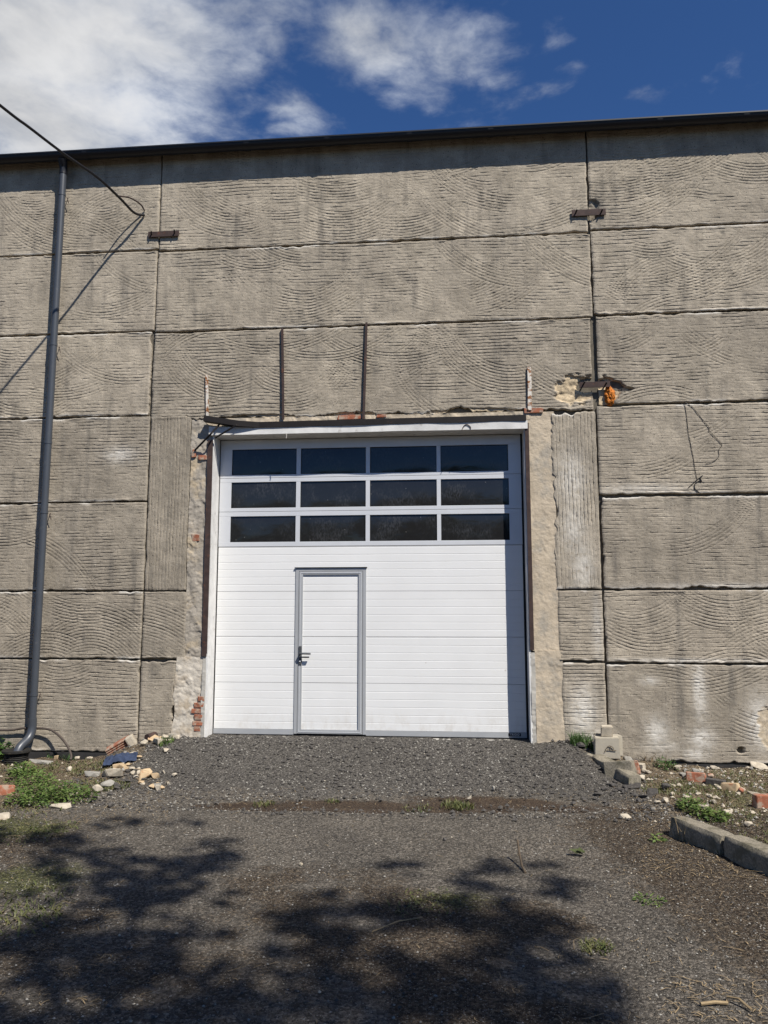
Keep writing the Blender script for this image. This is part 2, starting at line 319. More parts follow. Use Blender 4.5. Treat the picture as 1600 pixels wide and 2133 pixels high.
# ground: one sheet; the zones are what lies there (mud, soil, tar millings, moss), plus brown tinting the shade, edges broken by noise
def ground_mat():
    m, nt, b = material('forecourt_ground', .93, 0, .2); p = pos(nt)
    A = lambda n_: nt.n('ShaderNodeAttribute', attribute_name=n_).outputs['Fac']
    n1 = nt.noise(p, 1.3, 6, .62); n2 = nt.noise(p, 7, 6, .65); n3 = nt.noise(p, 45, 5, .7); n4 = nt.noise(p, 150, 3, .7)
    brk = nt.math('ADD', nt.math('MULTIPLY', nt.math('SUBTRACT', n2, .5), .9), nt.math('MULTIPLY', nt.math('SUBTRACT', n3, .5), .7))
    zone = lambda a, lo=.35, hi=.65: nt.ramp(nt.math('ADD', A(a), brk), lo, hi)
    asp = nt.mix(nt.ramp(n1, .35, .68), (.124, .109, .090), (.165, .144, .117))
    asp = nt.mix(zone('ramp'), asp, (.112, .102, .089))
    soil = nt.mix(nt.ramp(n2, .35, .65), (.115, .082, .050), (.20, .155, .10))
    soil = nt.mix(nt.ramp(n3, .54, .70), soil, (.30, .24, .155))
    mud = nt.mix(nt.ramp(n2, .3, .7), (.060, .041, .028), (.098, .069, .046))
    c = nt.mix(zone('soil'), asp, soil)
    c = nt.mix(zone('dirt'), c, nt.mix(nt.ramp(n3, .42, .62), (.060, .043, .030), (.115, .090, .062)))
    c = nt.mix(zone('mud'), c, mud)
    c = nt.mix(nt.math('MULTIPLY', zone('moss', .45, .85), .8), c, nt.mix(nt.ramp(n3, .35, .65), (.045, .058, .018), (.13, .13, .045)))
    c = nt.scale(c, nt.ramp(n3, .25, .75, .42, 1.55, False)); c = nt.scale(c, nt.ramp(n4, .28, .72, .45, 1.5, False))
    vg = nt.n('ShaderNodeTexVoronoi', {'Vector': p, 'Scale': 56.0}); vgc = nt.n('ShaderNodeSeparateColor', {0: vg.outputs['Color']})
    gr_ = nt.math('SUBTRACT', 1.0, nt.math('MULTIPLY', zone('mud'), .8))
    c = nt.scale(c, nt.math('ADD', 1.0, nt.math('MULTIPLY', gr_, nt.math('SUBTRACT', nt.math('MULTIPLY', nt.math('POWER', vgc.outputs[2], 1.6), 1.15), .44))))
    # loose grit: pale and dark stones of two sizes
    for s_, th, amt in ((60.0, .70, .85), (105.0, .55, .8), (27.0, .92, .6)):
        v = nt.n('ShaderNodeTexVoronoi', {'Vector': p, 'Scale': s_}); vr = nt.n('ShaderNodeSeparateColor', {0: v.outputs['Color']})
        g = nt.math('MULTIPLY', nt.ramp(v.outputs['Distance'], .22, .34, 1, 0), nt.math('GREATER_THAN', vr.outputs[0], th))
        g = nt.math('MULTIPLY', g, nt.math('SUBTRACT', 1.0, nt.math('MULTIPLY', zone('mud'), .75)))
        c = nt.mix(nt.math('MULTIPLY', g, amt), c, nt.mix(vr.outputs[1], (.14, .128, .112), (.46, .425, .36)))
    nt.t.links.new(c, b.inputs['Base Color'])
    h = nt.math('ADD', nt.math('MULTIPLY', nt.math('SUBTRACT', nt.math('MULTIPLY', vgc.outputs[2], .35), vg.outputs['Distance']), .9), nt.math('ADD', nt.math('MULTIPLY', n3, 1.3), nt.math('ADD', nt.math('MULTIPLY', n4, .7), nt.noise(p, 85, 4, .7))))
    bp = nt.n('ShaderNodeBump', {'Height': h, 'Strength': 1.0, 'Distance': .022}); nt.t.links.new(bp.outputs[0], b.inputs['Normal']); return m
M['ground'] = ground_mat()

# ------------------------------------------------------------------ ground sheet
def zg(x, y, rough=True):
    x = np.asarray(x, float); y = np.asarray(y, float)
    lat = sstep(-4.7, -3.25, x)*(1-sstep(1.15, 2.3, x))
    edge = -1.65+.25*fbm(x*.9, y*0+3, 5)
    rampw = sstep(0, 1, np.clip((y-edge)/(-.05-edge), 0, 1))*lat
    z = -.30+.275*rampw
    left = sstep(-3.9, -5.0, x)*sstep(-3.5, -1.0, y); z = z-left*.015
    right = sstep(1.75, 2.2, x)*sstep(-5.5, -2.0, y); z = z+right*.03
    z = z+.06*sstep(.9, 1.5, x)*(1-sstep(1.9, 2.7, x))*sstep(-1.3, -.1, y)
    z = z+.05*fbm(x*.35, y*.35, 21, 2)*(1-rampw)+.12*np.exp(-((x+3.95)/.5)**2-((y+.12)/.45)**2)*(1-.6*rampw)
    if rough:
        side = np.maximum(left, right)
        amp = .018+.030*rampw*sstep(-.15, -.5, y)+.05*side
        z = z+amp*fbm(x*5.5, y*5.5, 31, 4)+(.006+.016*rampw)*fbm(x*26, y*26, 41, 2)
    return z
def on_ground(px, py):
    r = ray(px, py); z = -.3
    for _ in range(12):
        q = CAM+r*((z-CAM[2])/r[2]); z = float(zg(q[0], q[1], False))
    return Vector((q[0], q[1], float(zg(q[0], q[1]))))
def graded(a, b, step, far0, far1, growth=1.35):
    core = list(np.arange(a, b+step/2, step)); d = step; lo = [a]
    while lo[-1] > far0: d *= growth; lo.append(lo[-1]-d)
    d = step; hi = [core[-1]]
    while hi[-1] < far1: d *= growth; hi.append(hi[-1]+d)
    return np.array(lo[:0:-1]+core+hi[1:])
gx = graded(-6.9, 4.6, .026, -400, 400); gy = graded(-6.9, .34, .026, -400, 400)
X, Y = np.meshgrid(gx, gy); Z = zg(X, Y)
def blob(cx, cy, rx, ry): return np.exp(-(((X-cx)/rx)**2+((Y-cy)/ry)**2))
mudz = np.maximum.reduce([blob(-.75, -2.05, 1.35, .24), blob(.35, -1.80, 1.0, .20), blob(-1.9, -2.15, .7, .16), .75*blob(1.2, -1.95, .7, .22)])*1.15
mudz = mudz*(1+1.5*fbm(X*2.2, Y*4, 61, 3)); soilz = np.maximum(sstep(-3.3, -4.3, X)*sstep(-2.9, -2.1, Y), sstep(1.75, 2.15, X-.0*Y)*sstep(-4.4, -2.4, Y))*1.1
soilz = np.maximum(soilz, sstep(1.2, 1.7, X)*sstep(-1.0, -.3, Y)*1.0)
dirt_shade = np.maximum.reduce([sstep(.35, 1.5, X+.18*(Y+3))*sstep(-1.6, -2.6, Y)*.78, .62*sstep(-2.3, -3.6, X)*sstep(-2.2, -3.2, Y), .55*blob(-1.5, -5.6, 1.6, .8), .6*blob(1.6, -2.3, .5, 1.0)])
dirt_shade = np.maximum(dirt_shade, .85*sstep(-3.2, -4.6, Y)*sstep(-.08, .18, fbm(X*.8, Y*.8, 71, 3))); mossz = np.maximum.reduce([blob(-4.0, -3.1, .9, .45), blob(-3.0, -4.3, .55, .5)*.9, .75*blob(-.05, -4.45, .45, .28), .55*blob(-4.8, -.9, 1.0, .6), .7*blob(2.9, -1.6, .9, .9), .7*blob(3.4, -3.0, .9, .8), .4*blob(-.9, -2.0, .7, .12)])  # near brown patches also paint the tree shade warmer and darker
rampz = sstep(-4.3, -3.3, X)*(1-sstep(1.5, 2.2, X))*sstep(-2.15, -1.15, Y+.9*fbm(X*1.3, Y*1.3, 63, 4))
Z = Z-.025*np.clip(mudz, 0, 1)
me = mesh_np('ground', np.stack([X, Y, Z], -1).reshape(-1, 3), grid_faces(len(gy), len(gx)), True, dict(mud=mudz, soil=soilz, dirt=dirt_shade, moss=mossz, ramp=rampz))
put('ground', me, None, M['ground'], kind='structure')

# ------------------------------------------------------------------ the hall
DY = .27                                  # door plane, behind the wall face
OX0, OX1, OZ = -3.185, .885, 3.865        # the opening
hall = empty('warehouse', (-1.1, 0, -.3), label='long grey concrete panel warehouse with a white sectional gate in its combed facade', cat='building')
mb = MB(); mb.box((-12, .05, -.6), (-3.195, .33, 7.9)); mb.box((.893, .05, -.6), (10, .33, 7.9)); mb.box((-3.195, .05, 4.06), (.893, .33, 7.9))
mb.build('wall', M['core'], hall)
mb = MB(); mb.box((-12, 11.7, -.6), (10, 12, 8.6)); mb.box((-12, .33, -.6), (-11.7, 11.7, 8.2)); mb.box((9.7, .33, -.6), (10, 11.7, 8.2))
mb.build('rear_wall', M['dark_room'], hall)
mb = MB(); prof = [(-.125, 7.922), (12.4, 8.715), (12.4, 8.76), (-.125, 7.946)]
o = len(mb.v)
for xx in (-12.3, 10.3): mb.v += [(xx, a, b_) for a, b_ in prof]
mb.f += [[0, 1, 5, 4], [1, 2, 6, 5], [2, 3, 7, 6], [3, 0, 4, 7], [3, 2, 1, 0], [4, 5, 6, 7]]
mb.build('roof', M['anthracite'], hall)

PITCHG = .0465
def comb_panel(name, x0, x1, z0, z1, seed, arcs=4, vert=False, dense=(-6.9, 4.7), y=0.0, mat='concrete', jag=(.006, .006, .005, .005), depth=.0088, smooth=.0, tilt=0.0, spall=(), lime=(), pits=(), label=None, arcspec=None, calm=1.0, zdense=None):
    rs = np.random.RandomState(seed)
    fx, fz = (.0165, .0053) if not vert else (.0058, .0165)
    da, db = max(x0, dense[0]), min(x1, dense[1])
    xs = list(np.linspace(da, db, max(2, int((db-da)/fx))))
    if x0 < da-.01: xs = list(np.linspace(x0, da, 12))[:-1]+xs
    if x1 > db+.01: xs = xs+list(np.linspace(db, x1, 12))[1:]
    u = np.array(xs); v = np.linspace(z0, z1, int((z1-z0)/fz))
    U, Vv = np.meshgrid(u, v); depth = depth*rs.uniform(.82, 1.18); PG = PITCHG*rs.uniform(.90, 1.08); tilt = tilt+rs.uniform(-.008, .008)
    big = lambda t, k: fbm(t*1.7, t*0+k, seed+k, 4)*2+fbm(t*14, t*0+k+.5, seed+k+3, 4)*2.8-1.9*np.clip(fbm(t*5, t*0+k+.2, seed+k+5, 3)-.12, 0, 1)*6
    s = (U-x0)/(x1-x0); t = (Vv-z0)/(z1-z0)
    zb = z0-jag[0]*(big(u, 1)-.3); zt = z1+jag[1]*(big(u, 2)-.3)
    xl = x0-jag[2]*(big(v, 3)-.3); xr = x1+jag[3]*(big(v, 4)-.3)
    eb = np.minimum(1, np.exp(-np.abs(U-x0)/.06)); er = np.minimum(1, np.exp(-np.abs(U-x1)/.06))
    Xp = U+(xl[:, None]-x0)*eb+(xr[:, None]-x1)*er
    Zp = Vv+(zb[None, :]-z0)*np.exp(-(Vv-z0)/.06)+(zt[None, :]-z1)*np.exp(-(z1-Vv)/.06)
    # combed render: parallel teeth drawn straight, then in sweeping arcs over them
    wob = (.085*fbm(Xp*.75, Zp*1.5, seed+1, 2) if not vert else .03*fbm(Xp*1.2, Zp*.5, seed+1, 2))+.013*fbm(Xp*4, Zp*6, seed+2, 3)+.007*fbm(Xp*26, Zp*34, seed+4, 2)
    pit = PITCHG*(1+.22*fbm(Xp*0+.3, Zp*1.6, seed+6, 2))
    def groove(L, amp, sig=.088):
        f = L-np.floor(L)-.5; ss = sig*(1+.9*fbm(Xp*9, Zp*20, seed+8, 2))
        return -amp*np.exp(-(f/ss)**2)+amp*.10*np.exp(-((np.abs(f)-.24)/.08)**2)
    dn = np.clip(.52+1.7*calm*fbm(Xp*1.3, Zp*2.2, seed+9, 3)+2.6*fbm(Xp*(7 if not vert else 20), Zp*(22 if not vert else 7), seed+11, 3)-smooth, .0, 1.35)
    L = ((Xp if vert else Zp)+wob+tilt*((Zp-z0) if vert else (Xp-x0)))/PG
    H = groove(L, depth)*dn
    spec = list(arcspec or [])
    for k in range(int(arcs*1.6+1) if not vert and x1-x0 > 2 else 0):
        r = rs.uniform(.6, 1.8); ax = rs.uniform(max(x0, dense[0])+.2, min(x1, dense[1])-.2); az = rs.uniform(z0+.05, z1-.05)
        spec.append((ax, az, r, rs.choice([-1, -1, -1, 1])*90+rs.uniform(-38, 38), rs.uniform(16, 40), rs.uniform(.14, .34)))
    for (ax, az, r, mid, half, bw) in spec:          # (point of the arc's middle, radius, heading of that point from the centre, half span, band width)
        cx, cz = ax-r*math.cos(rad(mid)), az-r*math.sin(rad(mid))
        dx, dz = Xp-cx, Zp-cz; rr = np.hypot(dx, dz); an = (np.degrees(np.arctan2(dz, dx))-mid+180) % 360-180
        ragged = half*(1+.16*fbm(rr*16, rr*0+r, seed+21, 2))
        mk = (1-sstep(.9, 1.0, np.abs(an)/ragged))*(1-sstep(.94, 1.02, np.abs(rr-r)/(bw/2)))
        d2 = np.clip(1.15+.8*fbm(an*.05, rr*18, seed+23, 2)+.9*fbm(Xp*11, Zp*15, seed+25, 2), .15, 1.75)*(1-.55*sstep(.3, 1, np.abs(an)/half)*rs.uniform(.2, 1))
        new = groove((rr-r+wob*.35+.012*fbm(an*.06, rr*3, seed+27, 2))/(PITCHG*.86), depth)*d2
        H = H*(1-mk*.72)+np.minimum(new, H*.25+new)*mk
    flat = sstep(.14, .26, fbm(Xp*1.1+3, Zp*1.9, seed+31, 3))*.9; H = H*(1-flat*.85)
    H = H+.0045*fbm(Xp*3, Zp*4, seed+33, 3)+.0050*fbm(Xp*34, Zp*42, seed+35, 2)+.006*fbm(Xp*11, Zp*13, seed+36, 3)
    tear = sstep(.28, .36, fbm(Xp*22, Zp*55, seed+37, 2)); H = H-.005*tear*dn
    e = np.minimum.reduce([Xp-xl[:, None], xr[:, None]-Xp, Zp-zb[None, :], zt[None, :]-Zp])
    H = H*(.45+.55*sstep(0, .03, e))-.010*np.exp(-np.maximum(e, 0)/.005)
    raw = np.zeros_like(H); lim = np.zeros_like(H)
    for (sx, sz, rx, rz, dp, rw) in spall:           # broken-out hollows
        q = np.hypot((Xp-sx)/rx, (Zp-sz)/rz)+.45*fbm(Xp*6, Zp*6, seed+41, 2)+.6*fbm(Xp*19, Zp*19, seed+42, 3); k = 1-sstep(.80, .98, q)
        H = H*(1-k)+k*(-dp+dp*.9*fbm(Xp*17, Zp*17, seed+43, 3)); raw = np.maximum(raw, k*rw)
    ee = np.minimum(Zp-zb[None, :], zt[None, :]-Zp); lim = .75*np.exp(-(np.maximum(ee, 0)/.022)**2)*sstep(.02, .16, fbm(Xp*3.1, Zp*0+seed, seed+51, 4))
    H = H+.010*np.exp(-(np.maximum(ee-.012, 0)/.016)**2)*sstep(.05, .2, fbm(Xp*4.1, Zp*9, seed+53, 4))
    for (sx, sz, rx, rz, a) in lime: lim = np.maximum(lim, a*np.exp(-((Xp-sx)/rx)**2-((Zp-sz)/rz)**2))
    for (sx, sz, rx) in pits: H = H-.07*(1-sstep(.8, 1.05, np.hypot(Xp-sx, Zp-sz)/rx))
    Yp = y-H
    nr, nc = U.shape; Vt = np.stack([Xp, Yp, Zp], -1).reshape(-1, 3); F = grid_faces(nr, nc)
    ring = np.concatenate([np.arange(nc), np.arange(1, nr)*nc+nc-1, (nr-1)*nc+np.arange(nc-2, -1, -1), np.arange(nr-2, 0, -1)*nc])
    a = len(Vt); nb = len(ring); front = Vt[ring]; back = front.copy(); back[:, 1] = y+.055
    Vt = np.concatenate([Vt, front, back]); i = np.arange(nb); j = (i+1) % nb
    F = np.concatenate([F, np.stack([a+i, a+nb+i, a+nb+j, a+j], 1)])
    pad = np.zeros(2*nb); me = mesh_np(name, Vt, F, True, dict(raw=np.concatenate([raw.ravel(), pad]), lime=np.concatenate([lim.ravel(), pad])))
    return put(name, me, hall, M[mat], label=label)

RZ = [-.225, .94, 1.815, 2.985, 4.145, 5.32, 6.48, 7.97]; g = .009
LX, LE = -4.05, -9.87; MX = 1.775; RE = 7.6
# left bay
comb_panel('concrete_panel', LE, LX-.012, RZ[0], RZ[1]-g, 101, 1, mat='concrete_grey', depth=.0094, jag=(.012, .006, .004, .008))
comb_panel('concrete_panel', LE, LX-.012, RZ[1]+g, RZ[2]-g, 102, 0, mat='concrete_grey', depth=.0094, arcspec=[(-4.75, 1.38, .85, 90, 62, .62), (-5.75, 1.50, .9, 55, 50, .40), (-5.5, 1.15, .8, 100, 40, .3), (-6.3, 1.4, .9, -80, 45, .4)])
comb_panel('concrete_panel', LE, LX-.008, RZ[2]+g, RZ[3]-g, 103, 1, mat='concrete_grey', depth=.009)
comb_panel('concrete_panel', LE, LX-.010, RZ[3]+g, RZ[4]-g, 104, 1, mat='concrete_grey', depth=.0088, lime=[(-4.45, 3.62, .2, .1, .7)])
comb_panel('concrete_panel', LE, LX-.028, RZ[4]+g, RZ[5]-g, 105, 4, jag=(.010, .006, .004, .010))
comb_panel('concrete_panel', LE, LX+.002, RZ[5]+g, RZ[6]-g, 106, 2)
comb_panel('concrete_panel', LE, LX+.012, RZ[6]+g, RZ[7], 107, 5, arcspec=[(-4.75, 6.95, .7, -80, 55, .5), (-5.7, 6.9, .75, -100, 50, .4)])
# middle bay above the gate
comb_panel('concrete_panel', LX+.026, MX-.012, 6.462, RZ[7], 201, 6, tilt=.006, arcspec=[(-3.1, 6.85, .95, -100, 50, .5), (-1.2, 6.72, 1.1, -75, 48, .5), (.1, 7.2, .8, -120, 40, .34), (-.3, 6.7, 1.2, -70, 35, .3)])
comb_panel('concrete_panel', LX+.014, MX+.002, 5.305, 6.447, 202, 4, tilt=.006, arcspec=[(-1.9, 5.62, .9, -85, 52, .42), (.2, 5.65, .9, -75, 48, .36), (-2.6, 5.75, 1.1, -120, 30, .28)])
comb_panel('concrete_panel', LX+.006, MX-.030, 4.085, 5.289, 203, 4, tilt=.004, jag=(.030, .006, .010, .006), arcspec=[(-3.3, 4.55, .8, -110, 50, .45), (-1.75, 4.5, .75, -55, 48, .45), (-.6, 4.75, .8, -60, 55, .5), (.35, 4.6, 1.0, -115, 45, .42)],
           spall=[(1.54, 4.35, .27, .23, .030, 1.0), (1.66, 4.41, .10, .10, .075, .3), (-1.3, 4.09, .34, .045, .03, .7), (.25, 4.10, .65, .04, .02, .8), (-2.55, 4.10, .5, .035, .02, .6)])
# right bay
comb_panel('concrete_panel', MX+.010, RE, RZ[6]+g+.002, RZ[7], 301, 5, tilt=-.004, spall=[(1.81, 6.75, .10, .16, .040, .0)], arcspec=[(2.9, 7.25, 1.0, -60, 40, .45)])
comb_panel('concrete_panel', MX+.016, RE, RZ[5]+g, RZ[6]-g, 302, 3, arcspec=[(3.6, 5.85, 1.15, -75, 50, .52), (2.3, 5.85, .8, 130, 34, .3)], depth=.0088, jag=(.010, .006, .008, .004))
comb_panel('concrete_panel', MX+.040, RE, RZ[4]+g, RZ[5]-g, 303, 2, jag=(.008, .010, .004, .004), spall=[(1.93, 4.36, .20, .17, .05, .9), (1.86, 4.24, .16, .13, .03, 1.0), (2.03, 4.40, .10, .075, .10, .0), (2.16, 4.34, .10, .03, .05, .0)])
comb_panel('concrete_panel', MX+.012, RE, RZ[3]+g, RZ[4]-g-.01, 304, 1, mat='concrete', lime=[(2.3, 3.05, .5, .07, .5)], depth=.0080)
comb_panel('concrete_panel', MX+.020, RE, RZ[2]+g, RZ[3]-g-.014, 305, 1, smooth=.28, mat='concrete_grey', jag=(.012, .008, .010, .004), lime=[(3.2, 1.85, .9, .04, .6)])
comb_panel('concrete_panel', MX+.012, RE, RZ[1]+g-.012, RZ[2]-g, 306, 3, mat='concrete', jag=(.010, .004, .012, .004), arcspec=[(3.2, 1.5, .95, -95, 52, .4), (3.3, 1.0, .9, 92, 48, .26), (2.4, 1.45, .8, -70, 40, .34)], lime=[(2.8, .96, 1.2, .03, .6)])
comb_panel('concrete_panel', MX+.018, RE, RZ[0], RZ[1]-g-.016, 307, 4, smooth=.42, mat='concrete_grey', jag=(.010, .006, .004, .004),
           lime=[(2.87, .62, .07, .34, .9), (2.87, .05, .13, .12, 1.0), (2.35, .12, .12, .16, .9), (2.4, -.05, .2, .08, .5), (2.8, -.12, .13, .07, .8), (3.55, .25, .14, .28, 1.0), (2.3, .72, .1, .05, .6)], pits=[(3.31, -.075, .042)], spall=[(3.62, .2, .12, .24, .012, .7)])
# piers beside the gate
comb_panel('concrete_panel', LX+.006, -3.49, RZ[2]+g, 4.13, 401, 0, vert=True, mat='concrete_grey', depth=.0088, label='tall concrete pier panel left of the gate combed upright')
comb_panel('concrete_panel', LX+.006, -3.475, RZ[1]+g, RZ[2]-g, 402, 0, mat='concrete_grey', depth=.0088, arcspec=[(-3.8, 1.3, 1.3, 70, 30, .8)])
comb_panel('concrete_panel', LX+.004, -3.60, RZ[0], RZ[1]-g, 403, 0, mat='concrete_grey', depth=.0088, jag=(.01, .01, .004, .03))
comb_panel('concrete_panel', 1.215, MX-.006, RZ[2]+g, 4.07, 404, 0, vert=True, depth=.0094, jag=(.006, .02, .02, .004), lime=[(1.45, 3.2, .16, .35, .7), (1.45, 2.6, .14, .3, .65), (1.55, 2.1, .12, .3, .7)], label='tall concrete pier panel right of the gate combed upright with white lime patches')
comb_panel('concrete_panel', 1.235, MX-.004, RZ[1]+g, RZ[2]-g, 405, 0, depth=.0086, lime=[(1.7, 1.3, .06, .4, .5)])
comb_panel('concrete_panel', 1.255, MX, -.24, RZ[1]-g, 406, 0, depth=.0094, lime=[(1.5, .35, .14, .3, .9), (1.6, .02, .2, .12, .7)])

# rough render beside the opening
def render_patch(name, x0, x1, z0, z1, seed, amp, mat, y=0.0, lumps=9.0, wavy=(.02, .0), label=None, thick=.05):
    nx, nz = max(3, int((x1-x0)/.012)), max(3, int((z1-z0)/.012))
    U, V_ = np.meshgrid(np.linspace(x0, x1, nx), np.linspace(z0, z1, nz)); s = (U-x0)/(x1-x0)
    Xp = U+wavy[0]*2*fbm(V_*4, V_*0, seed, 4)*(1-s)+wavy[1]*2*fbm(V_*4, V_*0+4, seed+1, 4)*s
    rdg = np.abs(fbm(Xp*lumps, V_*lumps*1.2, seed+2, 4)); H = amp*(fbm(Xp*lumps*.5, V_*lumps*.4, seed+3, 4)*1.6-np.exp(-rdg*70)*.7*sstep(.0, .12, fbm(Xp*3, V_*3, seed+5, 2)))+(.004+amp*.4)*fbm(Xp*38, V_*38, seed+6, 3)+amp*.45*sstep(.0, .10, fbm(Xp*7, V_*6, seed+9, 4))
    Yp = y-H; nr, nc = U.shape; Vt = np.stack([Xp, Yp, V_], -1).reshape(-1, 3); F = grid_faces(nr, nc)
    ring = np.concatenate([np.arange(nc), np.arange(1, nr)*nc+nc-1, (nr-1)*nc+np.arange(nc-2, -1, -1), np.arange(nr-2, 0, -1)*nc])
    a = len(Vt); nb = len(ring); fr = Vt[ring]; bk = fr.copy(); bk[:, 1] = y+thick; i = np.arange(nb); j = (i+1) % nb
    F = np.concatenate([F, np.stack([a+i, a+nb+i, a+nb+j, a+j], 1)])
    return put(name, mesh_np(name, np.concatenate([Vt, fr, bk]), F, True), hall, M[mat], label=label)
render_patch('plaster_strip', -3.485, -3.20, .97, 4.075, 501, .020, 'plaster_grey', .012, 8, (.01, .0), 'rough grey-brown render strip left of the gate')
render_patch('plaster_strip', -3.60, -3.215, -.32, .975, 502, .016, 'plaster_pale', .006, 6, (.05, .0), 'smeared pale render at the left foot of the gate')
render_patch('plaster_strip', .905, 1.245, 1.07, 4.075, 503, .008, 'plaster_tan', .012, 5, (.0, .012), 'smooth tan render strip right of the gate')
render_patch('plaster_strip', .938, 1.265, -.30, 1.075, 504, .010, 'plaster_tan', .010, 5, (.0, .02))
render_patch('cement_patch', .885, .938, -.30, 1.05, 505, .012, 'cement', .0, 5, (.0, .012), thick=.1)
render_patch('cement_patch', -3.235, -3.19, -.30, .99, 506, .012, 'cement', -.002, 5, (.012, .0), thick=.1)
render_patch('cement_patch', -3.28, .96, 3.975, 4.085, 507, .022, 'plaster_tan', .014, 7, (0, 0))
MB().box((-12, -.01, -.6), (-3.66, .05, -.233)).build('plinth', M['bitumen'], hall); MB().box((1.27, -.012, -.6), (10, .05, -.243)).build('plinth', M['bitumen'], hall)

# exposed bricks
bk = MB().box((-.06, -.02, -.03), (.06, .02, .03))
def brick(cx, cz, wd, ht, y=-.012, lab=None):
    b_ = MB(); j = lambda s: R.uniform(-s, s)
    b_.v = [(cx+sx*wd/2+j(.007), y+(0 if sy < 0 else .06)+j(.004), cz+sz*ht/2+j(.005)) for sx, sy, sz in ((-1, -1, -1), (1, -1, -1), (1, 1, -1), (-1, 1, -1), (-1, -1, 1), (1, -1, 1), (1, 1, 1), (-1, 1, 1))]
    b_.f = [[0, 3, 2, 1], [4, 5, 6, 7], [0, 1, 5, 4], [1, 2, 6, 5], [2, 3, 7, 6], [3, 0, 4, 7]]
    return b_.build('brick', M['brick'], hall, bevel=.004, label=lab)
for (px, py, wpx, hpx) in ((424, 953, 22, 10), (404, 944, 9, 17), (407, 1120, 16, 14), (1112, 855, 38, 9), (715, 869, 24, 9), (739, 868, 26, 10), (794, 866, 20, 6)):
    c = at(px, py, -.01); brick(c.x, c.z, wpx/164, hpx/164, -.010)
for k, (px, wpx) in enumerate(((418, 13), (414, 20), (410, 24), (413, 18), (411, 22), (410, 12))):
    c = at(px, 1456+k*12.6, -.01); brick(c.x, c.z, wpx/164, 9.6/164, -.008)

# painted lintel and reveals of the opening
def wavy_box(name, a, b, mat, amp=.006, n=60, label=None):
    (x0, y0, z0), (x1, y1, z1) = a, b; ax = 0 if x1-x0 > z1-z0 else 2; b_ = MB(); o = []
    for i in range(n+1):
        t = i/n; q = lambda s: amp*(float(fbm(t*9, s, 77, 3))*2)
        if ax == 0: x = x0+(x1-x0)*t; b_.v += [(x, y0+q(1), z0+q(2)*.4), (x, y1, z0), (x, y1, z1), (x, y0+q(3), z1+q(4)*1.6)]
        else: z = z0+(z1-z0)*t; b_.v += [(x0+q(1), y0+q(2), z), (x1+q(5)*.5, y0+q(3), z), (x1, y1, z), (x0, y1, z)]
    for i in range(n):
        for k in range(4): b_.f.append([i*4+k, i*4+(k+1) % 4, i*4+4+(k+1) % 4, i*4+4+k])
    b_.f += [[3, 2, 1, 0], [n*4, n*4+1, n*4+2, n*4+3]]
    return b_.build(name, M[mat], hall, smooth=True, label=label)
wavy_box('lintel', (-3.235, -.030, 3.852), (.915, .048, 3.958), 'lime_paint', .010)
MB().box((-3.172, .0485, 3.853), (.868, .34, 3.95)).build('lintel_soffit', M['lime_paint'], hall)
wavy_box('reveal', (-3.192, .0, -.35), (-3.172, .40, 3.85), 'lime_paint', .005)
wavy_box('reveal', (.868, .0, -.35), (.890, .40, 3.85), 'lime_paint', .005)
MB().box((-3.172, .16, -.6), (.868, .40, -.03)).build('threshold', M['cement'], hall)

# rusty steel edging, stubs, rods, tie plates
MB().box((-3.250, -.016, .985), (-3.188, .0, 3.79)).box((-3.188, -.016, 1.02), (-3.182, .10, 3.79)).build('edge_angle', M['rust'], hall, label='rusty brown edge angle on the left gate jamb')
MB().box((.880, -.014, 1.08), (.930, .0, 3.93)).build('edge_angle', M['rust'], hall, label='rusty brown edge angle on the right gate jamb')
a_ = at(425, 869, -.10); b_ = at(497, 880, -.07); c_ = at(540, 883, -.031); e_ = at(1096, 868, -.029)
MB().sweep([a_, b_, c_, e_], [(.012, -.050), (-.095, -.050), (-.095, -.044), (.006, -.044), (.006, .024), (.012, .024)]).build('steel_flashing', M['dark_steel'], hall, label='bent dark steel angle over the gate, its tall leg darkened for the shaded gap, left end kicked up')  # leg drawn tall and near-black to stand in for the shadowed gap
MB().tube([at(457, 884, -.05), at(440, 903, -.13), at(406, 938, -.02)], .013, 6).build('stay_rod', M['dark_steel'], hall)
MB().tube([at(497, 884, -.05), at(492, 886, -.10), at(448, 912, -.05)], .012, 6).build('stay_rod', M['dark_steel'], hall)
for (p0, p1) in (((588, 684), (590, 874)), ((763.5, 672), (757.5, 873))):
    q0, q1 = at(*p0, -.02), at(*p1, -.03); MB().sweep([q0, q0.lerp(q1, .5)+Vector((.002, 0, 0)), q1], [(-.014, -.012), (.014, -.012), (.014, .012), (-.014, .012)], up=(0, 1, 0)).build('steel_rod', M['rust'], hall)
for (p0, p1, wd) in (((430.5, 781), (432, 866), .018), ((1102.5, 764), (1103.5, 854), .024)):
    q0, q1 = at(*p0, -.02), at(*p1, -.02); m_ = q0.lerp(q1, .42)
    MB().sweep([q0, m_+Vector((.004, -.006, 0)), q1], [(-wd, -.004), (wd, -.004), (wd, .004), (wd*-.4, .004), (wd*-.4, .03), (-wd, .03)], up=(0, 1, 0)).build('angle_stub', M['rust_flake'], hall)
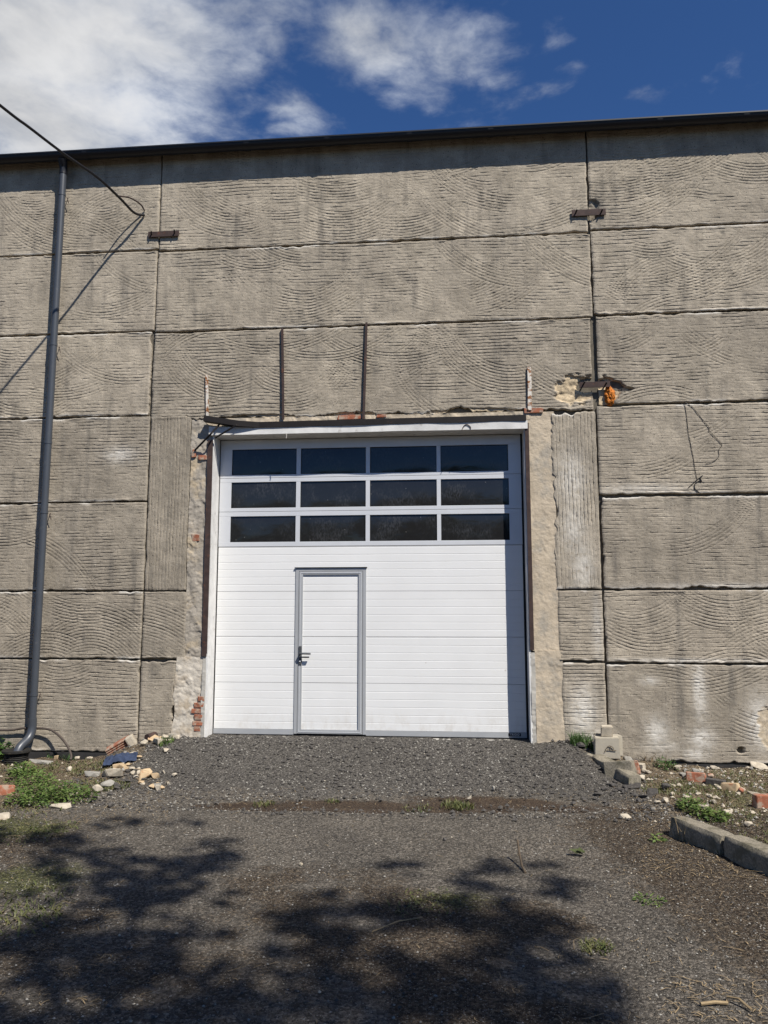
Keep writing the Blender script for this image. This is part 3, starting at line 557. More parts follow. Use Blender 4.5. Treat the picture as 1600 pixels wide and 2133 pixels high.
for (px0, px1, py, h, tl) in ((309, 373, 489, 13, 0), (1191, 1262, 444.5, 14, 0), (1207, 1271, 802, 12, -.01)):
    q0, q1 = at(px0, py, -.02), at(px1, py, -.02); hh = h/164/2
    pl = MB().box((q0.x, -.030, q0.z-hh), (q1.x, -.018, q0.z+hh)).build('tie_plate', M['rust'], hall, bevel=.002)
    for xx in (q0.x+.05, q1.x-.06):
        z_ = q0.z+R.uniform(-.01, .01)
        MB().tube([(xx, .05, z_), (xx, -.045, z_), (xx+.012, -.075, z_+.022)], .010, 6).build('bolt', M['dark_steel'], pl)
# orange foam in the broken corner under the lowest plate
fm = bmesh.new(); bmesh.ops.create_icosphere(fm, subdivisions=5, radius=1)
fc = at(1270, 824, -.01); nf = np.array([v.co[:] for v in fm.verts])
rr = 1+.75*fbm(nf[:, 0]*3+nf[:, 2]*2+5, nf[:, 1]*3-nf[:, 2]+2, 9, 4)+.75*fbm(nf[:, 0]*7+nf[:, 1]*4, nf[:, 2]*7, 19, 4)
for v, k in zip(fm.verts, rr): v.co = Vector((fc.x+.005+v.co.x*.068*k, fc.y+.04+v.co.y*.05*k, fc.z+v.co.z*.115*k))
fme = bpy.data.meshes.new('foam_filling'); fm.to_mesh(fme); fm.free()
for p_ in fme.polygons: p_.use_smooth = True
put('foam_filling', fme, hall, M['foam'])
# eaves: fascia, gutter with joint collars and brackets
MB().box((-12, -.055, 7.885), (10, .0, 7.92)).build('fascia', M['anthracite'], hall)
gp = [(.0, .0)]; GX0, GX1 = -12.2, 10.2
def gutter_prof(r=.078, t=.004):
    out = [(-r*math.cos(q), -r*math.sin(q)) for q in [math.pi*i/14 for i in range(15)]]
    inn = [((r-t)*math.cos(q)*-1, -(r-t)*math.sin(q)) for q in [math.pi*i/14 for i in range(14, -1, -1)]]
    return [(-r-.008, .012), (-r-.008, -.006)]+out+[(r, .045), (r-t, .045)]+inn+[(-r+.004, .012)]
mb = MB(); cy, cz = -.156, 7.858; pr_ = gutter_prof(); n_ = len(pr_)
for xx in (GX0, GX1): mb.v += [(xx, cy+a, cz+b) for a, b in pr_]
mb.f += [[k, (k+1) % n_, n_+(k+1) % n_, n_+k] for k in range(n_)]
gut = mb.build('gutter', M['anthracite'], hall, smooth=True)
cp_ = gutter_prof(.082, .004); 
for px in (180, 515, 682, 853, 1022, 1375, 1556):
    xx = at(px, 270, -.2).x; mb = MB(); n2 = 17
    pts_ = [(-.083*math.cos(math.pi*i/12), -.083*math.sin(math.pi*i/12)) for i in range(13)]
    for dx in (-.035, .035): mb.v += [(xx+dx, cy+a, cz+b) for a, b in pts_]
    mb.f += [[k, k+1, 13+k+1, 13+k] for k in range(12)]; mb.build('gutter_collar', M['anthracite'], gut, smooth=True)
# downpipe
PX, PY = -5.405, -.105
dp = MB().tube([(PX, PY, 7.70), (PX, PY, .17)], .046, 18).build('downpipe', M['pipe'], hall, smooth=True)
MB().tube([(PX+.01, cy, 7.80), (PX+.005, -.14, 7.755), (PX, PY, 7.70), (PX, PY, 7.60)], [.062, .058, .052, .052], 18).build('pipe_outlet', M['anthracite'], dp, smooth=True)
el = curve_pts([(PX, PY, .20), (PX, PY, .06), (PX-.01, PY-.05, -.04), (PX-.05, PY-.17, -.13), (PX-.06, PY-.215, -.22), (PX-.06, PY-.22, -.30)], 6)
MB().tube(el, .053, 18).build('pipe_elbow', M['pipe'], dp, smooth=True)
for py_ in (407, 718, 922, 1067, 1447):
    z_ = at(100, py_, PY).z
    MB().tube([(PX, PY, z_-.018), (PX, PY, z_+.018)], .0505, 18).build('pipe_clamp', M['pipe'], dp, smooth=True)
    if py_ in (407, 718, 1067, 1447): MB().tube([(PX+.02, .03, z_+.01), (PX+.05, -.06, z_-.02), (PX+.075, -.055, z_-.10+.06*(py_ > 1400))], .005, 5).build('clamp_pin', M['rust'], dp)

# ------------------------------------------------------------------ sectional gate
door = MB().box((-3.172, .345, -.02), (.868, .36, 3.85)).build('sectional_gate', M['dark_room'], hall)
DX0, DX1 = -3.158, .842
wx0, wx1, wz1 = -2.105, -1.175, 2.115         # wicket frame
RIB = .0975
def ribbed(x0, x1, z0, z1, name='gate_panel'):
    """white sheet with shallow pressed V grooves every rib, returns at its edges"""
    b = MB(); prof = [(DY+.03, z0), (DY, z0+.0015)]; z = math.ceil((z0+.012-.045)/RIB)*RIB+.045
    while z < z1-.012:
        prof += [(DY, z-.005), (DY+.0030, z-.0005), (DY+.0026, z+.001), (DY, z+.0045)]; z += RIB
    prof += [(DY, z1-.0015), (DY+.03, z1)]
    for i, (yy, zz) in enumerate(prof): b.v += [(x0, yy, zz), (x1, yy, zz)]
    for i in range(len(prof)-1): b.f.append([2*i, 2*i+1, 2*i+3, 2*i+2])
    b.f += [[2*i for i in range(len(prof))], [2*i+1 for i in range(len(prof))][::-1]]
    return b.build(name, M['white'], door)
SEC = [.052, .640, 1.228, 1.812, 2.398]
for i in range(4):
    z0, z1 = SEC[i]+.0007, SEC[i+1]-.0007
    if z0 < wz1:
        ribbed(DX0+.004, wx0, z0, min(z1, 9)); ribbed(wx1, DX1-.004, z0, z1)
        if z1 > wz1: ribbed(wx0, wx1, wz1, z1)
    else: ribbed(DX0+.004, DX1-.004, z0, z1)
MB().box((DX0, DY-.006, -.012), (wx0, DY+.03, .050)).build('bottom_rail', M['alu'], door, bevel=.002)
MB().box((wx1, DY-.006, -.012), (DX1, DY+.03, .050)).build('bottom_rail', M['alu'], door, bevel=.002)
MB().box((DX0, DY-.002, -.030), (DX1, DY+.03, -.0125)).build('rubber_seal', M['rubber'], door)
MB().box((DX0-.012, DY+.004, -.03), (DX0, DY+.06, 3.85)).build('side_seal', M['rubber'], door); MB().box((DX1, DY+.004, -.03), (DX1+.024, DY+.06, 3.85)).build('side_seal', M['rubber'], door)
# glazed aluminium sections
def pane(x0, x1, z0, z1):
    nx, nz = 10, 6; v = []; bul = R.uniform(.0015, .004); ta, tb = R.uniform(-.004, .004), R.uniform(-.003, .003)
    for j in range(nz+1):
        for i in range(nx+1):
            s, t = i/nx, j/nz; k = (1-(2*s-1)**4)*(1-(2*t-1)**4)
            v.append((x0+(x1-x0)*s, DY+.012-bul*k+ta*(s-.5)+tb*(t-.5), z0+(z1-z0)*t))
    put('window_pane', mesh_np('window_pane', v, grid_faces(nz+1, nx+1), True), door, M['pane'])
PXS = [(-3.0, -2.118), (-2.060, -1.185), (-1.130, -.250), (-.198, .682)]
GS = [(2.400, 2.868, 2.462, 2.806), (2.868, 3.322, 2.918, 3.266), (3.322, 3.845, 3.366, 3.715)]
for (s0, s1, p0, p1) in GS:
    b = MB(); y0, y1 = DY-.004, DY+.03; s0 += .002; s1 -= .002
    b.box((DX0, y0, s0), (DX1, y1, p0)); b.build('section_rail', M['alu_pale'], door, bevel=.003)
    b = MB(); b.box((DX0, y0, p1), (DX1, y1, s1)); b.build('section_rail', M['alu_pale'], door, bevel=.003)
    xs = [DX0]+[q for ab in PXS for q in ab]+[DX1]
    for k in range(0, len(xs), 2): MB().box((xs[k], y0+.001, p0), (xs[k+1], y1, p1)).build('mullion', M['alu_pale'], door)
    for (a, c) in PXS:
        f = MB(); q = .007
        f.box((a, y0+.008, p0), (a+q, y1, p1)); f.box((c-q, y0+.008, p0), (c, y1, p1)); f.box((a+q, y0+.008, p0), (c-q, y1, p0+q)); f.box((a+q, y0+.008, p1-q), (c-q, y1, p1))
        f.build('glazing_bead', M['rubber'], door); pane(a+q, c-q, p0+q, p1-q)
# wicket door
f = MB(); y0 = DY-.012
f.box((wx0, y0, .0), (wx0+.042, DY+.03, wz1-.042)); f.box((wx1-.042, y0, .0), (wx1, DY+.03, wz1-.042)); f.box((wx0, y0, wz1-.042), (wx1, DY+.03, wz1))
f.build('wicket_frame', M['alu'], door, bevel=.003)
MB().box((wx0-.012, y0-.016, wz1+.001), (wx1+.012, DY+.01, wz1+.008)).build('drip_strip', M['dark_steel'], door)
lx0, lx1, lz0, lz1 = wx0+.047, wx1-.047, .004, wz1-.047; f = MB(); y0 = DY-.018; q = .052
f.box((lx0, y0, lz0), (lx0+q, DY+.03, lz1)); f.box((lx1-q, y0, lz0), (lx1, DY+.03, lz1)); f.box((lx0+q, y0+.0005, lz1-q*.8), (lx1-q, DY+.03, lz1)); f.box((lx0+q, y0+.0005, lz0), (lx1-q, DY+.03, lz0+q))
f.build('wicket_leaf_frame', M['alu'], door, bevel=.004)
f = MB(); f.box((lx0+.018, y0-.004, lz0+.02), (lx0+.024, y0+.002, lz1-.02)); f.box((lx1-.024, y0-.004, lz0+.02), (lx1-.018, y0+.002, lz1-.02)); f.box((lx0+.024, y0-.004, lz0+.018), (lx1-.024, y0+.002, lz0+.024)); f.box((lx0+.024, y0-.004, lz1-.022), (lx1-.024, y0+.002, lz1-.016))
f.build('wicket_trim', M['alu_pale'], door)
for i in range(4):
    z0, z1 = max(SEC[i]+.0015, lz0+q), min(SEC[i+1]-.0015, lz1-q*.8)
    if z1 > z0: ribbed(lx0+q, lx1-q, z0, z1, 'wicket_panel')
hx = lx0+.030; f = MB(); f.box((hx-.019, y0-.012, .865), (hx+.019, y0, 1.105)); f.build('handle_plate', M['handle'], door, bevel=.008)
f = MB(); f.tube([(hx, y0, 1.012), (hx, y0-.055, 1.012), (hx+.02, y0-.062, 1.012), (hx+.145, y0-.060, 1.010)], .0115, 10); f.tube([(hx, y0-.014, .965), (hx, y0-.020, .965), (hx+.01, y0-.024, .965), (hx+.12, y0-.024, .965)], .010, 8); f.build('door_handle', M['handle'], door, smooth=True)
f = MB(); f.tube([(hx, y0-.010, .915), (hx, y0-.020, .915)], .011, 12); f.build('lock_cylinder', M['alu_pale'], door)
# maker's plate
t0, t1 = at(1062, 1521.5, DY-.01), at(1085, 1528.5, DY-.01)
pl = MB().box((.615, DY-.0095, .008), (.768, DY-.0055, .046)).build('name_plate', M['rubber'], door)
tcv = bpy.data.curves.new('plate_text', 'FONT'); tcv.body = 'TRIDO'; tcv.size = .036; tcv.extrude = .0006; tcv.align_x = 'CENTER'; tcv.align_y = 'CENTER'; tcv.space_character = 1.12; tcv.offset = .0006
to = bpy.data.objects.new('tmp', tcv); COL.objects.link(to); dg = bpy.context.evaluated_depsgraph_get(); tme = bpy.data.meshes.new_from_object(to.evaluated_get(dg)); bpy.data.objects.remove(to)
tme.transform(Matrix.Translation((.6915, DY-.0102, .027)) @ Matrix.Rotation(math.pi/2, 4, 'X')); put('lettering', tme, door, M['alu_pale'])
# small wire loop and hook under the lintel
MB().tube(curve_pts([at(596, 903, -.03), at(597, 908, -.03), at(596, 913, -.03)], 3), .006, 5).build('hook', M['cement'], hall)
MB().tube(curve_pts([at(962, 896, -.035), at(966, 888, -.035), at(972, 884, -.035), at(979, 888, -.035), at(981, 893, -.035)], 4), .005, 5).build('hook', M['rust'], hall)
# pipe stub through the wall at the left
MB().tube([(-3.82, .04, .0), (-3.88, -.13, -.015)], .044, 14).build('pipe_stub', M['rust'], hall, label='short rusty pipe stub sticking out above the rubble')

# ------------------------------------------------------------------ cables and wires
def wire(name, pts, r, mat, label, cat, n=8, seg=6):
    P = curve_pts(pts, seg); base = P[0].copy(); mb = MB().tube([p-base for p in P], r, n)
    o = mb.build(name, M[mat], None, smooth=True, label=label, cat=cat); o.location = base; return o
anc = Vector((-4.25, -.01, 6.985))
cab = [anc, (-4.33, -.16, 6.95), (-4.42, -.42, 7.02), (-4.53, -.87, 7.065), (-4.72, -1.36, 7.09), (-4.89, -1.83, 7.13), (-5.03, -2.2, 7.165), (-5.6, -3.8, 7.36), (-6.9, -7.4, 7.9)]
wire('overhead_cable', cab, .017, 'cable', 'thick black overhead cable coming in at the upper left to the wall', 'cable')
wire('tie_wire', [anc+Vector((.0, 0, .07)), (-4.27, -.10, 7.10), (-4.36, -.24, 7.12), (-4.44, -.40, 7.06)], .010, 'rust', 'short rusty twisted tie wire holding the black cable to the wall', 'wire')
wire('hanging_wire', [at(*p, -.006) for p in ((1426, 838), (1431, 870), (1434, 900), (1441, 935), (1444, 950), (1447, 970), (1452, 998))], .0032, 'cable', 'nearly straight thin dark wire hanging down the right wall', 'wire', 5, 4)
wire('hanging_wire', [at(*p, -.006) for p in ((1428, 838), (1445, 850), (1462, 872), (1479, 892), (1477, 896), (1492, 912), (1504, 926), (1497, 938), (1498, 950), (1488, 960), (1470, 966))], .0030, 'cable', 'crooked dark wire slanting down to the right on the right wall', 'wire', 5, 4)
wire('wire_scrap', [at(*p, -.006) for p in ((1434, 1016), (1448, 1003), (1464, 990), (1459, 996), (1462, 1003), (1456, 1002), (1448, 1008), (1448, 1018), (1457, 1026))], .005, 'cable', 'small tangled wire end below the straight hanging wire', 'wire', 5, 4)
hz = lambda x, y, h: (x, y, float(zg(x, y))+h)
wire('old_hose', [(-6.9, -.06, .10), at(0, 1521, -.05), at(50, 1517, -.06), at(95, 1518, -.08), at(118, 1528, -.12), at(138, 1550, -.2), at(148, 1572, -.28), at(147, 1583, -.33)], .014, 'hose', 'thin brown hose looping along the wall foot behind the downpipe', 'hose')

# ------------------------------------------------------------------ stones, kerbs, blocks
STONE = {}
def stone_mesh(kind, mat, var):
    key = (kind, mat, var)
    if key in STONE: return STONE[key]
    rs = random.Random(hash(kind) % 1000+var*13 if False else var*13+{'lump': 1, 'slab': 2, 'brickbat': 3}[kind]); bm = bmesh.new()
    n = {'lump': 16, 'slab': 14, 'brickbat': 0}[kind]
    if n:
        for _ in range(n):
            v = Vector((rs.gauss(0, 1), rs.gauss(0, 1), rs.gauss(0, 1))).normalized()
            if kind == 'slab': v = Vector((v.x, v.y, .8*(1 if v.z > 0 else -1)*rs.uniform(.7, 1)))
            bm.verts.new(v*rs.uniform(.78, 1.0))
    else:
        for sx in (-1, 1):
            for sy in (-1, 1):
                for sz in (-1, 1): bm.verts.new((sx*rs.uniform(.75, 1), sy*rs.uniform(.75, 1), sz*rs.uniform(.8, 1)))
        for _ in range(3): bm.verts.new((rs.uniform(.8, 1.15), rs.uniform(-.6, .6), rs.uniform(-.5, .5)))
    r = bmesh.ops.convex_hull(bm, input=bm.verts); bmesh.ops.delete(bm, geom=[v for v in bm.verts if not v.link_faces], context='VERTS')
    bmesh.ops.bevel(bm, geom=list(bm.edges), offset=.07, segments=1, affect='EDGES')
    me = bpy.data.meshes.new('stone'); bm.to_mesh(me); bm.free(); me.materials.append(M[mat]); STONE[key] = me; return me
def stone(px, py, w_, h_, kind, mat, label, name='rubble_stone', cat='stone', group=None, yaw=None, d=None, var=None, tip=0.0, sink=.35):
    p = on_ground(px, py); p = p if p.y < -.08 else Vector((p.x, -.08, float(zg(p.x, -.08)))); me = stone_mesh(kind, mat, R.randrange(4) if var is None else var)
    o = bpy.data.objects.new(name, me); COL.objects.link(o); d = d or w_*.75
    o.scale = (w_/2, d/2, h_/2); o.rotation_euler = (R.uniform(-.15, .15)+tip, R.uniform(-.15, .15), R.uniform(0, 3.1) if yaw is None else yaw)
    o.location = (p.x, p.y, p.z+h_/2*(1-sink)); return tag(o, label, cat, group)
# left heap
hb = Vector((-4.22, -.17, 0)); hb.z = float(zg(hb.x, hb.y))+.03; mb = MB(); mb.box((-.15, .0, -.06), (.15, .10, .06))
for k in range(5): mb.box((-.155, -.018, -.06+k*.0265), (.14, .0, -.046+k*.0265))
o = mb.build('hollow_brick', M['brick'], None, bevel=.003, label='red hollow brick fragment tilted on the left rubble heap', cat='brick'); o.location = hb; o.rotation_euler = (.25, -.52, .15)
o = MB().box((-.05, -.05, -.07), (.05, .06, .07)).build('mortar_lump', M['stone_pale'], None, bevel=.02, label='pale mortar lump stuck on the raised end of the hollow brick', cat='mortar'); o.location = hb+Vector((.145, .02, .085)); o.rotation_euler = (.1, -.52, .2)
stone(232, 1617, .40, .15, 'slab', 'stone_pale', 'large pale broken slab at the left edge of the tarmac ramp', yaw=-.3, d=.22)
stone(222, 1640, .22, .11, 'lump', 'stone_grey', 'grey stone just below the large pale slab at the left ramp edge')
stone(202, 1652, .15, .12, 'lump', 'stone_pale', 'knobbly pale stone beside the right end of the green nettle patch')
stone(252, 1602, .25, .10, 'slab', 'stone_ochre', 'ochre plaster chunk above the large pale slab')
stone(303, 1582, .22, .15, 'slab', 'stone_ochre', 'pinkish orange plaster piece right of the blue cloth', tip=.5)
stone(320, 1566, .23, .12, 'slab', 'stone_ochre', 'pale yellow plaster slab on top of the left rubble heap', tip=.3)
stone(299, 1559, .13, .10, 'lump', 'stone_pale', 'small pale lump between brick fragment and yellow plaster slab')
stone(330, 1553, .22, .10, 'slab', 'stone_pale', 'flat pale chunk under the rusty pipe stub', tip=.2)
stone(343, 1562, .12, .09, 'lump', 'stone_pale', 'pale lump at the right end of the left rubble heap')
stone(144, 1607, .11, .09, 'lump', 'stone_pale', 'lone small white stone on the soil above the nettle patch')
stone(28, 1606, .36, .06, 'slab', 'stone_pale', 'long flat pale slab lying left of the nettle patch', yaw=.1, d=.14)
stone(85, 1590, .34, .06, 'slab', 'stone_grey', 'flat grey slab in front of the ribbed drain pot', yaw=.15, d=.14)
stone(192, 1616, .20, .08, 'slab', 'stone_grey', 'dark flat stone left of the large pale slab', yaw=.4)
stone(8, 1655, .20, .12, 'brickbat', 'brick', 'salmon brick piece at the left picture edge by the nettles', 'brick_fragment', 'brick', yaw=.5)
stone(130, 1683, .30, .05, 'slab', 'stone_pale', 'flat pinkish slab half buried below the nettle patch', yaw=.1, d=.12)
stone(5, 1705, .22, .06, 'slab', 'stone_pale', 'half buried pale slab at the lower left edge', yaw=.2)
# right field
stone(1290, 1612, .34, .20, 'brickbat', 'kerb', 'big tan concrete chunk leaning behind the upper kerb', 'concrete_chunk', 'concrete', yaw=-.4, d=.22, tip=-.2)
stone(1325, 1612, .09, .22, 'slab', 'brick', 'dark red tile shard standing against the tan concrete chunk', 'tile_shard', 'tile', yaw=.6, d=.10)
stone(1338, 1626, .13, .08, 'lump', 'stone_pale', 'whitish stone right of the upper kerb end')
stone(1335, 1600, .10, .07, 'brickbat', 'stone_pale', 'small squared pale stone behind the red tile shard')
stone(1312, 1586, .15, .10, 'slab', 'stone_grey', 'long grey stone right of the pale block', tip=.3, d=.07)
stone(1449, 1625, .22, .11, 'brickbat', 'brick', 'large orange brick fragment in the right rubble', 'brick_fragment', 'brick', yaw=-.25, d=.12)
stone(1490, 1633, .22, .09, 'brickbat', 'asphalt_lump', 'dark slate grey piece right of the orange brick fragment', yaw=-.4, d=.10)
stone(1481, 1621, .10, .06, 'lump', 'brick', 'small red brick chip behind the dark slate piece', 'brick_fragment', 'brick')
stone(1521, 1645, .18, .10, 'brickbat', 'stone_ochre', 'orange and cream brick chunk right of the slate piece', 'brick_fragment', 'brick', yaw=-.5)
stone(1545, 1650, .12, .07, 'lump', 'brick', 'rounded red brick lump at the far right of the rubble', 'brick_fragment', 'brick')
stone(1590, 1680, .19, .15, 'brickbat', 'brick', 'brown brick standing at the right picture edge', 'brick_fragment', 'brick', yaw=.1, d=.12, var=1)
stone(1570, 1655, .16, .04, 'slab', 'stone_pale', 'thin pale flake near the right picture edge', d=.06)
stone(1425, 1616, .18, .05, 'slab', 'stone_grey', 'flat grey stone at the wall foot above the orange brick')
stone(1450, 1612, .13, .07, 'lump', 'stone_grey', 'bluish grey lump behind the orange brick fragment')
stone(1487, 1604, .12, .06, 'lump', 'stone_pale', 'pale stone at the dark plinth right of the dry weeds')
stone(1412, 1603, .10, .07, 'lump', 'stone_pale', 'pale lump at the left end of the dark plinth')
stone(1580, 1598, .30, .06, 'slab', 'stone_pale', 'broad pale rubble plate by the wall at the right edge', d=.2)
stone(1497, 1646, .10, .05, 'lump', 'stone_pale', 'white stone under the dark slate piece')
stone(1466, 1688, .12, .07, 'lump', 'stone_pale', 'white stone at the tip of the green weed behind the foreground kerb')
stone(1515, 1695, .11, .05, 'lump', 'stone_pale', 'white stone right of the green weed behind the foreground kerb')
stone(1560, 1725, .13, .07, 'lump', 'stone_pale', 'white stone in the grass behind the foreground kerb')
stone(1385, 1668, .12, .05, 'slab', 'stone_pale', 'flat pale stone between the two kerbs')
stone(1305, 1705, .13, .06, 'slab', 'stone_pale', 'lone white stone at the ramp foot below the right kerb')
stone(1360, 1653, .20, .07, 'slab', 'asphalt_lump', 'flat black tar piece right of the upper kerb end', 'asphalt_piece', 'asphalt')
stone(1387, 1646, .13, .10, 'lump', 'asphalt_lump', 'upright black tar lump in the grass right of the upper kerb', 'asphalt_piece', 'asphalt')
stone(1325, 1641, .20, .07, 'slab', 'asphalt_lump', 'black tar clod at the foot of the upper kerb end', 'asphalt_piece', 'asphalt')
stone(1345, 1660, .24, .07, 'slab', 'asphalt_lump', 'long black tar clod at the right edge of the ramp', 'asphalt_piece', 'asphalt')
stone(1225, 1548, .12, .10, 'lump', 'stone_grey', 'rounded grey stone left of the pale block')
stone(1237, 1560, .17, .14, 'lump', 'stone_pale', 'smooth pale round stone leaning on the pale block', yaw=0)
stone(1213, 1558, .17, .10, 'lump', 'asphalt_lump', 'dark lump at the upper kerb start under the grass tuft', 'asphalt_piece', 'asphalt')
stone(1250, 1577, .20, .08, 'lump', 'stone_grey', 'dark grey rubble under the front of the pale block')
stone(1028, 1648, .06, .07, 'lump', 'stone_grey', 'small grey stone at the ramp foot below the gate plate')
stone(977, 1664, .09, .05, 'slab', 'stone_pale', 'small pale stone in the mud right of centre')
stone(627, 1802, .05, .03, 'lump', 'stone_pale', 'single white pebble on the tarmac left of centre', 'pebble', 'pebble')
stone(927, 1751, .06, .035, 'lump', 'asphalt_lump', 'single black tar pebble on the tarmac right of centre', 'pebble', 'pebble')
for k in range(26):     # lesser rubble nothing tells apart
    px, py = R.uniform(1330, 1600), R.uniform(1598, 1700)
    stone(px, py, R.uniform(.05, .10), R.uniform(.03, .06), 'lump', R.choice(['stone_pale', 'stone_grey', 'stone_pale']), 'small rubble stone scattered on the grass right of the ramp', group='small rubble right of the ramp')
for k in range(46):
    px, py = min(365, R.gauss(285, 42)), R.uniform(1545, 1612)
    stone(px, py, R.uniform(.05, .14), R.uniform(.03, .08), R.choice(['lump', 'slab']), R.choice(['stone_pale', 'stone_ochre', 'stone_pale', 'stone_grey']), 'small rubble bit in the heap left of the ramp', group='small rubble left of the ramp')
for k in range(34):
    s = k % 2; t = R.random()
    px, py = (R.uniform(175, 215)+t*120, 1690-t*115+R.uniform(-8, 8)) if s else (1235+t*125, 1600+t*95+R.uniform(-14, 14))
    stone(px, py, R.uniform(.05, .13), R.uniform(.03, .07), 'lump', 'asphalt_lump', 'loose black tar lump along the '+('left' if s else 'right')+' edge of the ramp', 'asphalt_piece', 'asphalt', 'tar lumps along the '+('left' if s else 'right')+' ramp edge')

def kerb(A, B, wd, ht, za, zb, label, seed, name='kerb_stone', roll=0.0, bite=.0):
    A, B = Vector(A), Vector(B); L = (B-A).length; t = (B-A).normalized(); s = Vector((-t.y, t.x, 0)); s = -s if s.x < 0 else s
    n, m_, bm = max(6, int(L/.03)), 8, bmesh.new(); rings = []
    per = [(0, 0)]+[(0, (i+1)/m_) for i in range(m_)]+[((i+1)/m_, 1) for i in range(m_)]+[(1, 1-(i+1)/m_) for i in range(m_)]
    mid = A.lerp(B, .5); mid.z = za
    for i in range(n+1):
        tt = i/n; z0 = za+(zb-za)*tt; ring = []
        end = 1-.10*max(0, 1-tt*L/.05)-.10*max(0, 1-(1-tt)*L/.05)
        for (a, b) in per:
            p = A.lerp(B, tt); c = 1-.018*0; a2 = .5+(a-.5)*end; b2 = b*(1-.05*(1-end)*5)
            if a in (0, 1) and b == 1: b2 -= .07; a2 = .5+(a2-.5)*.94
            q = p+s*(a2*wd); zz = z0-.10+(ht+.10)*b2
            nz = float(fbm(tt*L*7+seed, a*3+b*2.2, seed, 4)); nz2 = float(fbm(tt*L*2.2+seed, a*.7+4, seed+3, 3))
            q = q+s*((a-.5)*.09*nz+.03*nz2)+Vector((0, 0, (.05*nz2+.035*nz)*b-bite*max(0, nz2-.05)*b)); ring.append(bm.verts.new((q.x-mid.x, q.y-mid.y, zz+.0-mid.z)))
        rings.append(ring)
    for i in range(n):
        for k in range(len(per)-1): bm.faces.new((rings[i][k], rings[i][k+1], rings[i+1][k+1], rings[i+1][k]))
    bm.faces.new(rings[0]); bm.faces.new(rings[-1][::-1]); bmesh.ops.recalc_face_normals(bm, faces=bm.faces)
    me = bpy.data.meshes.new(name); bm.to_mesh(me); bm.free()
    for p in me.polygons: p.use_smooth = True
    try: me.set_sharp_from_angle(angle=rad(38))
    except Exception: pass
    o = put(name, me, None, M['kerb']); o.location = mid; return tag(o, label, 'kerb', 'old kerb stones right of the ramp')
kerb((1.73, -2.86, 0), (1.96, -3.40, 0), .17, .165, -.31, -.31, 'far piece of the low concrete kerb lying in the right foreground', 3, bite=.3)
kerb((1.97, -3.43, 0), (2.36, -4.35, 0), .18, .175, -.31, -.31, 'near piece of the low concrete kerb running out of the right edge', 5, bite=.3)
kerb((1.235, -.03, 0), (1.46, -.52, 0), .14, .075, -.075, -.15, 'upper mossy kerb piece starting at the right foot of the gate jamb', 7)
kerb((1.48, -.55, 0), (1.76, -1.16, 0), .16, .115, -.17, -.27, 'lower kerb piece ending beside the ramp on the right', 9)

def block(name, c, sz, yaw, mat, label, cat, tip=0.0, seed=1):
    rs = random.Random(seed); bm = bmesh.new(); bmesh.ops.create_cube(bm, size=1)
    for v in bm.verts: v.co = Vector((v.co.x*sz[0], v.co.y*sz[1], (v.co.z+.5)*sz[2]))+Vector([rs.uniform(-.008, .008) for _ in range(3)])
    bmesh.ops.bevel(bm, geom=list(bm.edges), offset=.008, segments=2, affect='EDGES')
    me = bpy.data.meshes.new(name); bm.to_mesh(me); bm.free(); o = put(name, me, None, M[mat]); o.location = c; o.rotation_euler = (tip, tip*.4, yaw); return tag(o, label, cat)
gb = on_ground(1271, 1588); bz = gb.z+.03
b1 = block('building_block', (gb.x-.01, gb.y+.11, bz), (.275, .16, .235), -.12, 'block', 'pale aerated building block with a brown scrawl standing at the wall right of the gate', 'block', .02, 3)
sb = MB()
arc = [(-.03, -.088, .075), (-.005, -.0885, .13), (.03, -.089, .148), (.062, -.0885, .128), (.066, -.088, .10)]
sb.tube(curve_pts(arc, 4), .004, 4); sb.tube([(-.005, -.088, .105), (.095, -.088, .098)], .004, 4); sb.tube([(.03, -.088, .147), (.04, -.088, .10)], .0035, 4)
sm_ = sb.build('painted_scrawl', M['scribble']); sm_.parent = b1; sm_.location = (0, 0, 0)
block('building_block', (gb.x+.105, gb.y+.26, bz-.0), (.15, .12, .235), .15, 'block', 'second pale block half hidden behind the scrawled block', 'block', 0, 5)
block('building_block', (gb.x-.085, gb.y+.23, bz-.0), (.09, .08, .25), .35, 'block', 'narrow pale block piece peeking out behind the left of the scrawled block', 'block', 0, 6)
block('squared_stone', (gb.x+.0, gb.y+.13, bz+.238), (.135, .11, .115), -.15, 'stone_pale', 'small squared stone lying on top of the scrawled block', 'stone', .02, 8)

# drain pot under the downpipe
dx, dy = PX-.06, PY-.22; dz = float(zg(dx, dy))
mb = MB(); prof = []
for k in range(8): prof += [(.135-.005*k*.3, -.02+k*.022), (.150-.005*k*.3, -.010+k*.022)]
prof += [(.165, .150), (.172, .155), (.172, .178), (.12, .180), (.07, .16)]
N_ = 28
for (r_, z_) in prof: mb.v += [(r_*math.cos(2*math.pi*i/N_), r_*math.sin(2*math.pi*i/N_), z_-.06) for i in range(N_)]
for k in range(len(prof)-1):
    for i in range(N_): mb.f.append([k*N_+i, k*N_+(i+1) % N_, (k+1)*N_+(i+1) % N_, (k+1)*N_+i])
mb.f.append([(len(prof)-1)*N_+i for i in range(N_)])
o = mb.build('drain_pot', M['black_plastic'], None, smooth=True, label='black ribbed plastic drain pot under the downpipe elbow', cat='drain'); o.location = (dx, dy, dz+.065)
